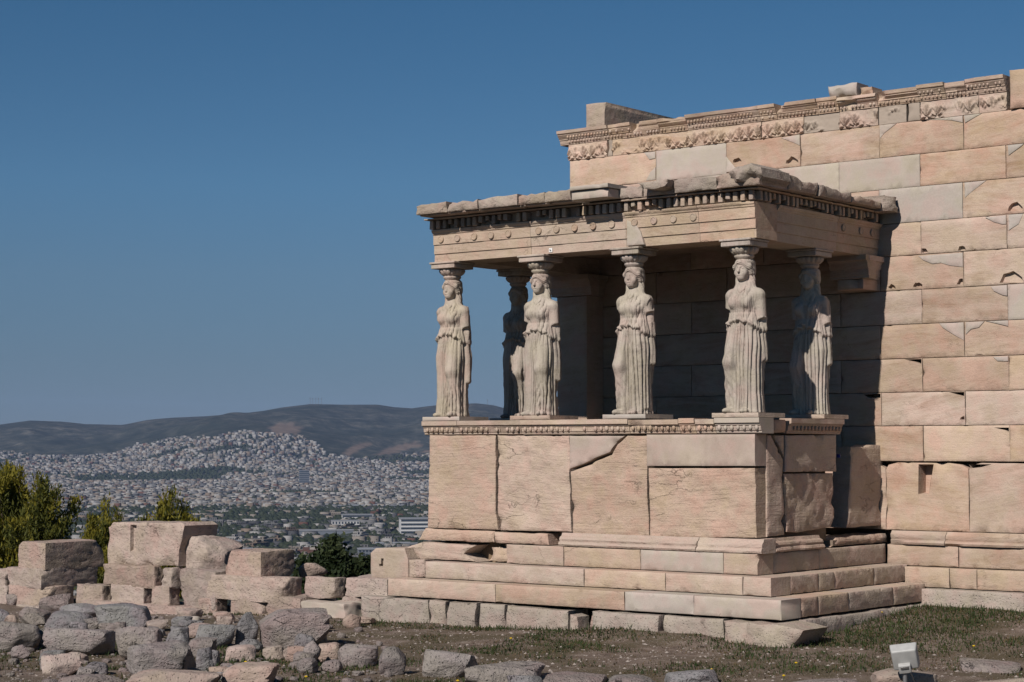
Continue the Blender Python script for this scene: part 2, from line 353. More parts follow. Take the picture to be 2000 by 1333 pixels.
# --- core of the podium, kept behind the slabs
mk('podium_core', *boxv(-W+.12, .25, -.3, -.16, .60, ZC-.06), M_DARK, porch, 0)      # parapet: the floor inside lies lower
mk('podium_core', *boxv(-.60, .602, -.3, -.16, 2.12, ZC-.06), M_DARK, porch, 0)
mk('podium_core', *boxv(-W+.12, .602, -.3, -W+.60, 2.12, ZC-.06), M_DARK, porch, 0)
mk('podium_core', *boxv(-W+.1, .1, -.4, .3, D-.02, ZS2-.06), M_DARK, porch, 0)
mk('floor_slab', *boxv(-W+.62, .62, ZS1+.02, -.62, 2.02, ZS1+.10), M_DARK, porch, 0)
mk('floor_slab', *boxv(-W+.2, 2.03, ZS1+.02, .0, D-.01, ZS1+.10), M_DARK, porch, 0)
# --- base moulding
BM = [(.02, ZS1), (.10, ZS1+.005), (.115, ZS1+.03), (.10, ZS1+.06), (.075, ZS1+.07), (.085, ZS1+.10), (.07, ZS1+.13), (.03, ZS1+.15), (.01, ZS1+.19)]
xb = xs((835, 968, 1075), 0, 1050)
slab('base_moulding', [(xb[0]-.18, ZS1), (xb[1], ZS1), (xb[1], ZB-.01), (xb[0]-.02, ZB), (xb[0]-.08, ZB-.06)], FY(-.05), .4, M_POD, porch, g=.05, r=.03, amp=.015, rough=.01, chips=5)
slab('base_moulding', [(xb[1], ZS1), (xb[2], ZS1), (xb[2]-.02, ZB-.02), (xb[1], ZB-.02)], FY(-.06), .4, M_POD, porch, g=.05, r=.03, amp=.012, rough=.008, chips=4)
prof('base_moulding', BM, xb[2]+.22, xs((1366,), 0)[0], FY(0), M_POD, porch, amp=.005, chip=.5)
prof('base_moulding', BM, xs((1366,), 0)[0]+.006, .10, FY(0), M_POD, porch, amp=.005, chip=.3)
prof('base_moulding', BM, .31, ys((1611,), .1, 1060)[0], FX(0), M_POD, porch, amp=.005, chip=.3)
ye = ys((1622, 1738), 0, 1055)
slab('base_moulding', [(ye[0], ZS1), (ye[1]-.05, ZS1), (ye[1]-.08, ZB-.04), (ye[0]+.2, ZB-.05)], FX(.02), .5, M_POD, porch, g=.05, r=.04, amp=.02, rough=.015, chips=5)
# --- orthostate slabs
pod = dict(g=.05, r=.012, rough=.004, chips=4, chip=.11)
slab('orthostate', pxY([(838, 850), (967, 850), (967, 1000), (973, 1036), (834, 1032)], 0), FY(.0), .3, M_POD, porch, amp=.012, nsc=3, **pod)
slab('orthostate', pxY([(969, 850), (1110, 851), (1112, 1000), (1115, 1040), (976, 1037), (969, 1000)], 0), FY(.012), .3, M_POD, porch, amp=.024, nsc=5, **pod)
slab('orthostate', pxY([(1111, 851), (1219, 851), (1201, 865), (1191, 884), (1164, 895), (1139, 907), (1111, 917)], 0), FY(.0), .3, M_NEWP, porch, amp=.003, **pod)
slab('orthostate', pxY([(1112, 921), (1140, 911), (1166, 899), (1194, 888), (1205, 868), (1224, 851), (1262, 851), (1262, 985), (1267, 1049), (1117, 1046)], 0), FY(.008), .3, M_POD, porch, amp=.026, nsc=5, **pod)
slab('orthostate', pxY([(1263, 849), (1475, 848), (1475, 911), (1263, 911)], 0), FY(-.008), .3, M_NEWP, porch, amp=.002, g=.07, r=.006, rough=.001, chips=1, chip=.04)
slab('orthostate', pxY([(1264, 914), (1474, 914), (1476, 1052), (1268, 1050)], 0), FY(.006), .3, M_POD, porch, amp=.024, nsc=5, **pod)
slab('orthostate', pxX([(1508, 850), (1531, 898), (1534, 1046), (1500, 1050), (1500, 850)], 0), FX(-.006), .25, M_POD, porch, amp=.012, nsc=3, **pod)
slab('orthostate', pxX([(1513, 850), (1533, 850), (1533, 895)], 0), FX(.0), .25, M_POD, porch, g=.05, r=.01, amp=.01, chips=1)
slab('orthostate', pxX([(1534, 850), (1634, 849), (1634, 922), (1534, 923)], 0), FX(.004), .3, M_POD, porch, amp=.008, **pod)
slab('orthostate', pxX([(1534, 925), (1630, 924), (1632, 1000), (1625, 1030), (1560, 1042), (1538, 1040)], 0), FX(-.004), .3, M_POD, porch, amp=.026, nsc=5, **pod)
for a, b in ((.3, 1.25), (1.25, 2.17)):       # west side of the podium
    slab('orthostate', rect(a, ZB, b, ZP), lambda u, v, q: np.stack([-W+q, u, v], -1), .3, M_POD, porch, g=.1)
# --- crown moulding with egg and dart
CM = [(.0, ZP), (.012, ZP+.012), (.012, ZP+.03), (.03, ZP+.045), (.035, ZP+.10), (.055, ZP+.118), (.055, ZP+.135), (.075, ZP+.14), (.085, ZP+.145), (.085, ZC)]
def eggs(name, parent, us, fr, z, out, r, mat, every=1):
    pr = []
    for i, u in enumerate(us):
        if random.random() < .06: continue
        k = random.uniform(.82, 1.05); c = fr(np.array([u]), np.array([z+random.uniform(-.003, .003)]), np.array([-out+.006]))[0]
        pr.append(ell(c, np.array(r)*k, 7, 5))
        d = fr(np.array([u+(us[1]-us[0])/2]), np.array([z]), np.array([-out+.012]))[0]
        pr.append(ell(d, np.array([r[0]*.28, r[1]*.28, r[2]]) if abs(r[0]) > 0 else r, 4, 3))
    V, F = merge_np(pr); return tag(mk(name, V, F, mat, parent, 180), kind='stuff')
cx = xs((832, 898, 1022, 1232, 1330, 1361, 1400), 0, 830)+[.085]
for i in range(len(cx)-1):
    a, b = cx[i]+.003, cx[i+1]-.003; new = i in (2, 6); dz = -.015 if i in (3, 5) else 0
    o = prof('crown_moulding', [(p-random.uniform(0, .006), z+(dz if z > ZP+.13 else 0)) for p, z in CM], a if i else -W-.08, b, FY(0), M_NEW if i == 6 else M_OLD, porch, amp=.002 if new else .006, chip=0 if new else .5)
    eggs('egg_and_dart', o, np.arange(a+.06, b-.04, .098), FY(0), ZP+.078, .042, (.033, .024, .040), M_NEW if i == 6 else M_OLD)
ey = ys((1500, 1545), .08, 830)
slab('crown_moulding', rect(.39, ZP, ey[1], ZC-.01), FX(.04), .3, M_OLD, porch, g=.05, r=.03, amp=.025, rough=.012, chips=4)
o = prof('crown_moulding', CM, ey[1]+.01, 2.26, FX(0), M_OLD, porch, amp=.006, chip=.5)
eggs('egg_and_dart', o, np.arange(ey[1]+.07, 2.22, .098), FX(0), ZP+.078, .042, (.024, .033, .040), M_OLD)
prof('crown_moulding', CM, .31, 2.26, lambda u, v, q: np.stack([-W+q, u, v], -1), M_OLD, porch)
# --- architrave: three fasciae, discs on the upper one
E = .057
def arch_prof(): return [(.0, Z0), (.0, Z0+.125), (.018, Z0+.130), (.018, Z0+.265), (.036, Z0+.270), (.036, ZARC), (.05, ZARC+.01), (.055, ZARC+.03), (.075, ZARC+.045), (.085, ZARC+.07), (.085, ZMO)]
xa = [-W+E]+xs((1038, 1224, 1367), E, 460)+[-E+.036]
for i in range(4):
    o = prof('architrave_block', arch_prof(), xa[i]+.003, xa[i+1]-.003, FY(E), M_ENT, porch, back=.55, amp=.005, chip=.35)
    for u in np.arange(xa[i]+.16, xa[i+1]-.08, .33):
        if i == 3: break
        th = np.linspace(0, 2*np.pi, 14, endpoint=False)
        ring = lambda rr, q: FY(E-.036)(u+rr*np.cos(th), Z0+.345+rr*np.sin(th), np.full(14, q))
        V = np.concatenate([ring(.054, .01), ring(.054, -.010), ring(.046, -.016), ring(.040, -.010)])
        F = [tuple(int(k) for k in f) for f in gridF(4, 14, True)]+[tuple(range(42, 56))]
        mk('disc', V, F, M_ENT, o, 30)
slab('repair_block', pxY([(1224, 481), (1258, 478), (1251, 452), (1240, 436), (1224, 430)], E-.04), FY(E-.043), .05, M_NEW, porch, g=.06, r=.004, rough=.001, amp=.002, chips=0)
yw = [-.0+E+.55, ys((1640,), 0, 460)[0], D]
for i in range(2):
    o = prof('architrave_block', arch_prof(), yw[i]+.003, yw[i+1]-.003, FX(-E), M_ENT, porch, back=.55, amp=.006, chip=.3)
    for u in (ys((1650, 1684, 1706), 0, 450) if i else []):
        th = np.linspace(0, 2*np.pi, 14, endpoint=False)
        ring = lambda rr, q: FX(-E+.036)(u+rr*np.cos(th), Z0+.345+rr*np.sin(th), np.full(14, q))
        V = np.concatenate([ring(.054, .01), ring(.054, -.010), ring(.046, -.016), ring(.040, -.010)])
        mk('disc', V, [tuple(int(k) for k in f) for f in gridF(4, 14, True)]+[tuple(range(42, 56))], M_ENT, o, 30)
mk('architrave_block', *boxv(-.62, .06, Z0+.002, -.057, .604, ZMO-.002), M_ENT, porch, 0)
prof('architrave_block', arch_prof(), .62, D, lambda u, v, q: np.stack([-W+E+q, u, v], -1), M_ENT, porch, back=.55)
mk('architrave_block', *boxv(-W+E+.002, .08, Z0+.003, -W+.62, .61, ZMO-.003), M_ENT, porch, 0)
# --- dentils on a recessed band
mk('dentil_band', *boxv(-W+E+.0, E+.03, ZMO+.003, -E-.0, .5, ZCO+.03), M_ENT, porch, 0)
mk('dentil_band', *boxv(-.5, .503, ZMO+.003, -E-.03, D-.02, ZCO+.03), M_ENT, porch, 0)
dm = []
for k in range(6):
    V, F = boxv(-.036, -.075, -.068, .036, .075, .068); V = V*RNG.uniform(.86, 1.03, (8, 3)); V[:4, 2] += .0 if k < 3 else .012*k
    bm = bmesh.new(); vs = [bm.verts.new(p) for p in V]; [bm.faces.new([vs[i] for i in f]) for f in F]
    bmesh.ops.bevel(bm, geom=bm.edges[:], offset=.007, segments=1, affect='EDGES')
    me = bpy.data.meshes.new('dentil'); bm.to_mesh(me); bm.free(); me.materials.append(M_WEATH if k % 2 else M_ENT); dm.append(me)
me = dm[0].copy(); me.materials.clear(); me.materials.append(M_NEW); dm.append(me)
nxs = xs((1162, 1191), -.1, 412)
sp = .121
for i, u in enumerate(np.arange(-W+E+.02, -E+.09, sp)):
    if i in (13, 16, 22): continue
    k = 6 if nxs[0] < u < nxs[1] else random.randrange(6)
    o = put('dentil', dm[k], (u, E-.035+(0 if k == 6 else random.uniform(0, .02)), (ZMO+ZDE)/2+.003), porch)
for i, u in enumerate(np.arange(.10, D-.12, sp)):
    o = put('dentil', dm[random.randrange(6)], (-E+.035-random.uniform(0, .02), u, (ZMO+ZDE)/2+.003), porch, (0, 0, rad(90)))
slab('dentil_fillet', rect(-W+E-.1, ZDE, -E+.15, ZCO), FY(-.085), .3, M_ENT, porch, g=.08, r=.01, amp=.008, chips=12, chip=.07)
slab('dentil_fillet', rect(.22, ZDE, D-.05, ZCO), FX(.085), .3, M_ENT, porch, g=.08, r=.01, amp=.008, chips=10, chip=.06)
# --- cornice: overhanging on the west, broken back towards the corner
ck = dict(g=.045, r=.010, rough=.006, chips=4, chip=.08)
xc = xs((812, 871, 932, 1010, 1062, 1114), -.36, 400)
for i in range(5):
    a, b = xc[i], xc[i+1]; zt = ZTOP-.008*(i % 2)
    poly = [(a, ZCO+.02), (b, ZCO+.02), (b, zt)]+[(b-(b-a)*k/6, zt-random.uniform(0, .03)) for k in range(1, 6)]+[(a, zt-.03)]
    slab('cornice_block', poly, FY(-.36+.01*(i % 2)), .9, M_WEATH, porch, amp=.007, **ck)
    slab('cornice_soffit', rect(a+.03, ZCO, b, ZCO+.05), FY(-.30), .6, M_WEATH, porch, g=.08, r=.01, amp=.004)
xn = xs((1114, 1189), -.40, 385)
slab('cornice_block', rect(xn[0]+.005, ZCO+.01, xn[1]-.03, ZCO+.135), FY(-.38), .9, M_NEW, porch, g=.08, r=.006, amp=.001, rough=.001, chips=1)
slab('cornice_block', rect(xn[0]+.005, ZCO+.138, xn[1], ZCO+.20), FY(-.43), .9, M_NEW, porch, g=.08, r=.012, amp=.001, rough=.001, chips=1)
xr = xs((1189, 1246, 1312, 1395), -.2, 380)+[.18]
for i in range(4):
    a, b = xr[i], xr[i+1]; zt = ZTOP+.0
    poly = [(a, ZCO), (b, ZCO), (b, zt)]+[(b-(b-a)*k/7, zt-random.uniform(0, .035)+.03*(i > 1)) for k in range(1, 7)]+[(a, zt-.02)]
    slab('cornice_block', poly, FY((-.12, -.10, -.17, -.19)[i]), .8, M_WEATH, porch, g=.035, r=.015, amp=.020, rough=.006, chips=5, chip=.09, nsc=11)
xf = xs((1242, 1302), -.36, 372)
slab('cornice_block', [(xf[0], ZTOP-.02), (xf[0]+.12, ZCO+.07), (xf[0]+.3, ZCO+.05), (xf[1]-.05, ZCO+.08), (xf[1], ZTOP-.01)], FY(-.36), .35, M_WEATH, porch, g=.05, r=.02, amp=.008)
slab('cornice_block', [(-.25, ZCO+.05), (.18, ZCO+.02), (.26, ZCO+.10), (.24, ZTOP+.05), (.05, ZTOP+.13), (-.15, ZTOP+.09), (-.3, ZTOP)], FY(-.27), .8, M_WEATH, porch, g=.03, r=.03, amp=.04, rough=.016, chips=10, chip=.14, nsc=9)
yc = [.54, 1.35, 2.3, 3.2]
for i in range(3):
    a, b = yc[i], yc[i+1]; zt = ZTOP+.03-.04*i
    poly = [(a, ZCO), (b, ZCO), (b, zt-.02)]+[(b-(b-a)*k/7, zt-random.uniform(0, .06)) for k in range(1, 7)]+[(a, zt)]
    slab('cornice_block', poly, FX(.22), .8, M_WEATH, porch, g=.05, r=.018, amp=.016, rough=.007, chips=4, chip=.09)
slab('cornice_block', rect(3.2, ZCO-.04, D-.04, ZTOP+.03), FX(.36), .8, M_WEATH, porch, g=.04, r=.05, amp=.03, rough=.02, chips=6, chip=.15)
# --- ceiling and roof slabs, antae
for i in range(4):
    a = -W+.15+i*1.38; mk('roof_slab', *boxv(a, .12, Z0+.28, a+1.37, D-.01, ZTOP-.11), M_OLD, porch, 0)
def anta(x0, x1, y0, y1, z0, label=None):
    slab('anta', rect(x0, z0, x1, Z0-.34), FY(y0), y1-y0, M_OLD, porch, g=.12, r=.01)
    cp = [(.0, Z0-.34), (.015, Z0-.335), (.015, Z0-.30), (.025, Z0-.29), (.03, Z0-.20), (.055, Z0-.17), (.06, Z0-.12), (.085, Z0-.08), (.11, Z0-.075), (.11, Z0)]
    for fr, a, b in ((FY(y0), x0-.1, x1+.1), (FX(x1), y0+.0, y1), (lambda u, v, q: np.stack([x0+q, u, v], -1), y0, y1)):
        prof('anta_capital', cp, a, b, fr, M_OLD, porch, back=.2)
anta(-5.74, -5.12, 3.12, D-.005, ZC-.6)
anta(-.50, -.06, 3.12, D-.005, Z0-.5)
slab('anta_base', pxX([(1650, 1032), (1722, 1028), (1720, 868), (1700, 868), (1692, 872), (1660, 872)], -.1), FX(-.06), .3, M_POD, porch, g=.05, r=.02, amp=.01, rough=.01, chips=6, chip=.14)
mk('name_plate', *boxv(0, 0, 0, .055, .012, .05), plain('blue_plate', (.01, .03, .22), .4), porch, 0).location = onX(1640, 891, .0)-WL[porch.name]+np.array([-.02, 0, 0])
o = mk('inventory_label', *boxv(-.03, -.006, -.03, .03, 0, .03), plain('white_label', (.75, .74, .72), .5), porch, 0); o.location = onY(1075.5, 489, E)-WL[porch.name]
LB = WL[porch.name]
V, F = merge([boxv(-.012, -.009, -.016, -.004, -.006, .016), boxv(.004, -.009, -.016, .012, -.006, .0), boxv(-.004, -.009, -.004, .004, -.006, .004)])
mk('label_mark', V, F, plain('label_ink', (.02, .02, .03), .5), o, 0).location = (0, -.0075, 0)

# ================================================================== TEMPLE WALL
wall = thing('temple_wall', 'tall ashlar marble temple wall with carved band along its top, behind the porch', 'wall', (2, D, 0))
XE = 9.5
mk('wall_core', *boxv(-W+.25, D+.33, -.3, XE-.1, D+.9, 6.98), M_DARK, wall, 0)
def zoom6(pts): return [(1600+a/2.8975, 400+b/2.8975) for a, b in pts]
def zoom5(pts): return [(1080+a/2.174, 120+b/2.174) for a, b in pts]
def zoom7(pts): return [(1600+a/2.5, 800+b/2.5) for a, b in pts]
HOL = [zoom6([(480, 870), (585, 858), (583, 903), (545, 890)]), zoom6([(735, 1060), (829, 1058), (829, 1085), (800, 1080)]), zoom6([(985, 1262), (1090, 1262), (1093, 1290), (1050, 1277)]),
       zoom7([(482, 268), (556, 268), (535, 415), (482, 415)]), zoom7([(690, 268), (840, 268), (790, 282), (740, 288)]), zoom6([(250, 1075), (435, 1068), (433, 1092), (280, 1094)])]
HOL = [(pxY(h, D), .22) for h in HOL]
def semi(cx_, cy_, r_): return [(cx_+r_*math.cos(t)*random.uniform(.8, 1.1), cy_-r_*1.1*math.sin(t)*random.uniform(.8, 1.1)) for t in np.linspace(0, math.pi, 8)]
for a, b, r_ in ((1803, 494, 9), (1879, 490, 9), (1793, 561, 9), (1881, 556, 12), (1742, 564, 8), (1975, 553, 22), (1984, 413, 16), (1882, 820, 7), (1548, 320, 13), (1440, 318, 9)):
    HOL.append((pxY(semi(a, b, r_), D), .06))
PAT = [zoom5(p) for p in ([(388, 388), (435, 384), (435, 412), (410, 418)], [(395, 508), (436, 503), (436, 450), (415, 470)], [(737, 405), (785, 465), (737, 472)], [(970, 326), (1049, 309), (1049, 358), (1020, 345)], [(1387, 272), (1460, 262), (1405, 308), (1389, 328)],
       [(1590, 240), (1740, 222), (1740, 260), (1690, 250)], [(1746, 222), (1820, 213), (1750, 262)], [(1470, 408), (1555, 395), (1555, 430)], [(1932, 352), (2000, 342), (1990, 360), (1935, 400)], [(1748, 514), (1840, 502), (1775, 558), (1750, 580)])]
PAT += [zoom6(p) for p in ([(940, 72), (1062, 60), (1062, 110), (1035, 112), (985, 97)], [(1073, 58), (1155, 50), (1130, 110), (1073, 146)], [(562, 291), (816, 272), (816, 353), (740, 345), (690, 330), (640, 335), (590, 315)], [(972, 464), (1066, 452), (1066, 516), (1040, 513), (990, 490)],
       [(680, 672), (820, 660), (820, 768), (760, 735), (700, 697)], [(829, 662), (935, 657), (905, 695), (860, 705), (830, 735)], [(945, 660), (1070, 654), (1070, 688), (1000, 672)], [(985, 862), (1072, 858), (1072, 886), (1010, 885)])]
PAT = [pxY(p, D) for p in PAT]
cen = lambda p: tuple(np.mean(np.array(p), 0))
ZL = [.96, 1.972, 2.494, 2.988, 3.485, 3.99, 4.497, 5.012, 5.50, 6.02, 6.50, 7.0]
JA, JB = [.638, 1.985], [1.309]
def joints(base, st=1.345):
    r = [base+st*k for k in range(-6, 8)]
    return [-W]+[q for q in r if -W+.5 < q < XE-.4]+[XE]
NEWB = set()
for ci in range(len(ZL)-1):
    z0, z1 = ZL[ci], ZL[ci+1]
    if ci == 10: jl = [-W]+xs((1281, 1418, 1563, 1717, 1882), D, 280)+[2.6, 3.9, 5.2, 6.5, 7.8, XE]
    elif ci == 9: jl = joints(.638-1.345)
    elif ci == 8: jl = joints(1.309)
    elif ci == 0: jl = [-W, -4.3, -2.8, -1.4, .02, 1.345, 2.67, 4.0, 5.3, 6.6, 7.9, XE]
    else: jl = joints(.638 if ci % 2 == 1 else 1.309)
    for k in range(len(jl)-1):
        a, b = jl[k], jl[k+1]; mx = (a+b)/2
        new = (ci == 10 and k == 1) or (ci == 9 and (1.9 > b > .6 or -2.6 < b < -.6)) or (ci == 8 and 0 < mx < 1.3) or (ci == 5 and 1.98 < mx < 3.2)
        hs = [(h, d) for h, d in HOL if a < cen(h)[0] < b and z0 < cen(h)[1] < z1]
        out = rect(a, z0, b, z1)
        if ci == 0:
            out = [(a, z0), (b, z0), (b, z1-.1), (b-.12, z1-.04), (b-.3, z1-.02), (a+.2, z1-.015), (a+.05, z1-.05), (a, z1-.12)]
        o = slab('wall_block', out, FY(D+random.uniform(-.004, .004)), .32, M_NEW if new else M_OLD, wall, g=.075, r=.005 if new else .008, gap=.0015, amp=.0015 if new else (.018 if ci == 0 else .006),
                 rough=.001 if new else .003, chips=0 if new else (7 if ci == 0 else 4), chip=.12 if ci == 0 else .075, holes=hs, nsc=3)
        for p in PAT:
            c = cen(p)
            if a < c[0] < b and z0 < c[1] < z1 and not new:
                q = np.clip(np.array(p), (a+.006, z0+.006), (b-.006, z1-.006))
                slab('repair_patch', q, FY(D-.010), .03, M_NEW, o, g=.07, r=.003, amp=.0008, rough=.001, chips=0, gap=0)
# wall base: torus course and its own steps
TB = [(.02, .755), (.10, .76), (.115, .79), (.10, .82), (.06, .83), (.075, .86), (.07, .90), (.03, .93), (.01, .955)]
for a, b in ((.12, 1.0), (1.006, 3.2), (3.206, 6), (6.006, XE)):
    prof('base_moulding', TB, a, b, FY(D), M_OLD, wall, amp=.006, chip=.6)
for zs, Y, jl, m in (((.448, .755), D-.06, [.06, 1.2, 2.6, 4, 5.4, 6.8, XE], M_OLD), ((.156, .448), D-.22, [.42, 1.13, 1.55, 2.9, 4.2, 5.6, 7, XE], M_STEP), ((-.35, .156), D-.42, [.76, 2.35, 3.8, 5.2, 6.6, 8, XE], M_FOUND)):
    for k in range(len(jl)-1):
        slab('wall_base_block', rect(jl[k], zs[0], jl[k+1], zs[1]), FY(Y), .6, m, wall, g=.08, r=.014, amp=.008, chips=3)
# --- carved crowning band
ZF = 7.0
def palm(x, z):
    """relief of alternating palmettes and lotus buds"""
    p = .17; t = ((x/p) % 1)-.5; k = np.floor(x/p) % 2; zz = z/.25
    rr = np.hypot(t*1.25, zz-.12); an = np.arctan2(t*1.25, zz-.12)
    fan = np.cos(an*np.where(k > 0, 10, 8))*.5+.5
    m = sstep(.86, .72, rr)*sstep(.06, .16, rr)*(np.abs(an) < 1.75)
    spir = np.sin(np.hypot(np.abs(t)-.34, zz-.2)*52)*.5+.5
    return m*fan*.050+(1-m)*spir*.011*(zz < .85)
xf_ = [-W-.02]+xs((1193, 1238, 1345, 1486, 1487, 1600, 1640, 1716, 1797, 1890, 1968), D, 250)
bands = [(-W-.02, xs((1186,), D, 290)[0], 0), (xs((1186,), D, 290)[0], xs((1196,), D, 290)[0], 1), (xs((1196,), D, 290)[0], xs((1343,), D, 260)[0], 2), (xs((1343,), D, 260)[0], xs((1487,), D, 250)[0], 0),
         (xs((1488,), D, 250)[0], xs((1570,), D, 240)[0], 2), (xs((1570,), D, 240)[0], xs((1640,), D, 235)[0], 3), (xs((1640,), D, 235)[0], xs((1715,), D, 225)[0], 2), (xs((1716,), D, 225)[0], xs((1770,), D, 220)[0], 3),
         (xs((1772,), D, 220)[0], xs((1797,), D, 215)[0], 1), (xs((1798,), D, 215)[0], xs((1912,), D, 205)[0], 0), (xs((1912,), D, 205)[0], xs((1967,), D, 200)[0], 2)]
for a, b, kind in bands:
    a += .003; b -= .003; SEED[0] += 1; sd = SEED[0]
    if kind == 1:
        slab('cement_fill', rect(a, ZF, b, ZF+.43), FY(D-.0), .3, M_CEM, wall, g=.07, amp=.004); continue
    nx = max(4, int((b-a)/.011)); nz = 26
    X, Z = np.meshgrid(np.linspace(a, b, nx), np.linspace(0, .265, nz))
    wear = fbm(np.column_stack([X.ravel(), Z.ravel(), X.ravel()*0+sd]), 3.5, 3, sd).reshape(X.shape)
    k = sstep(.4, .05, wear) if kind == 0 else sstep(.22, -.05, wear) if kind == 2 else sstep(-.15, -.4, wear)
    q = -palm(X, Z)*k - .0 + (1-k)*.008 + .004*fbm(np.column_stack([X.ravel(), Z.ravel(), X.ravel()*0]), 22, 2, sd).reshape(X.shape)
    V = FY(D)(X.ravel(), ZF+.003+Z.ravel(), q.ravel()); n0 = len(V)
    rim = FY(D+.3)(np.array([a, b, b, a]), np.array([ZF+.003, ZF+.003, ZF+.268, ZF+.268]), np.zeros(4))
    V = np.concatenate([V, rim]); F = [tuple(int(i) for i in f) for f in gridF(nz, nx)]
    F += [tuple(range(nx))+(n0+1, n0), tuple(range((nz-1)*nx, nz*nx))[::-1]+(n0+3, n0+2)]
    F += [tuple(range(0, nz*nx, nx))[::-1]+(n0, n0+3), tuple(range(nx-1, nz*nx, nx))+(n0+2, n0+1)]
    o = mk('carved_band', V, F, M_CEM if kind == 3 else M_OLD, wall, 60)
UP = [(.0, .268), (.02, .272), (.02, .285), (.03, .29), (.05, .345), (.065, .35), (.065, .362), (.07, .366), (.10, .42), (.105, .425), (.105, .44), (.13, .45), (.14, .50)]
up = [-W-.02]+xs((1193, 1238, 1290, 1345, 1487, 1520, 1600, 1640, 1716, 1797, 1850, 1890), D, 225)+[xs((1967,), D, 200)[0]]
for i in range(len(up)-1):
    a, b = up[i]+.003, up[i+1]-.003; worn = i in (2, 3, 6, 8, 9, 11); h = random.uniform(-.03, .0) if worn else 0
    pf = [(p-(.0 if not worn else .35*p*random.random()), ZF+.003+z+(h if z > .4 else 0)) for p, z in UP]
    o = prof('crown_moulding', pf, a-(.16 if i == 0 else 0), b, FY(D), M_OLD, wall, back=.6, g=.04, amp=.006, chip=1.6 if worn else .25)
    if b-a > .2:
        eggs('egg_and_dart', o, np.arange(a+.04, b-.02, .062), FY(D), ZF+.32, .040, (.021, .018, .026), M_OLD)
        if not worn: eggs('egg_and_dart', o, np.arange(a+.04, b-.02, .062), FY(D), ZF+.395, .085, (.021, .018, .026), M_OLD)
# stones lying on top of the wall, and the higher courses to the east
x0 = xs((1968,), D-.1, 180)[0]
slab('coping_block', rect(x0, ZF+.003, x0+1.7, ZF+.57), FY(D-.06), .8, M_OLD, wall, g=.07, r=.03, amp=.01, rough=.006)
for k in range(3): slab('coping_block', rect(x0+1.71+k*1.7, ZF+.003, min(x0+3.4+k*1.7, XE), ZF+.55), FY(D-.04), .8, M_OLD, wall, g=.1, r=.02, amp=.01)
c0 = onY(1145, 250, D+.02); c1 = onY(1179, 250, D+.02)
tm = thing('roof_beam', 'long squared marble beam lying across the left end of the wall top', 'beam', (float(c0[0]+c1[0])/2, D+.6, ZF+.505))
slab('beam_body', rect(c0[0]-.02, ZF+.505, c1[0]+.02, onY(1145, 203, D+.02)[2]), FY(D+.02), 2.3, M_WEATH, tm, g=.05, r=.015, amp=.006, rough=.006)
for a, b, t_, n_ in ((1611, 1672, 166, 'pale lump of marble lying on the carved top of the wall'), (1673, 1700, 168, 'small pale stone beside the marble lump on the wall top')):
    c0 = onY(a, 190, D); c1 = onY(b, 190, D)
    o = slab('loose_stone', rect(c0[0], ZF+.49, c1[0], onY(a, t_, D)[2]), FY(D+.02), .4, M_NEW if a < 1650 else M_OLD, None, g=.05, r=.04, amp=.03, rough=.02, chips=5, chip=.12)
    tag(o, n_, 'stone')
# ================================================================== CARYATIDS
def smin(a, b, k): h = np.clip(.5+.5*(b-a)/k, 0, 1); return b+(a-b)*h-k*h*(1-h)
def smax(a, b, k): return -smin(-a, -b, k)
def cap(P, a, b, r0, r1):
    a, b = np.array(a, float), np.array(b, float); d = b-a
    t = np.clip(((P-a)@d)/(d@d), 0, 1); return np.linalg.norm(P-a-t[..., None]*d, axis=-1)-(r0+(r1-r0)*t)
def elp(P, c, r):
    r = np.array(r, float); q = (P-np.array(c))/r; k = np.linalg.norm(q, axis=-1); k2 = np.linalg.norm(q/r, axis=-1)
    return k*(k-1)/(k2+1e-9)
def loft(P, tab, z0, z1, cx=0, cy=0, pw=2.0):
    t = np.array(tab); a = np.interp(P[..., 2], t[:, 0], t[:, 1]); b = np.interp(P[..., 2], t[:, 0], t[:, 2])
    d = ((np.abs((P[..., 0]-cx)/a)**pw+np.abs((P[..., 1]-cy)/b)**pw)**(1/pw)-1)*np.minimum(a, b)
    return smax(d, np.maximum(z0-P[..., 2], P[..., 2]-z1), .02)
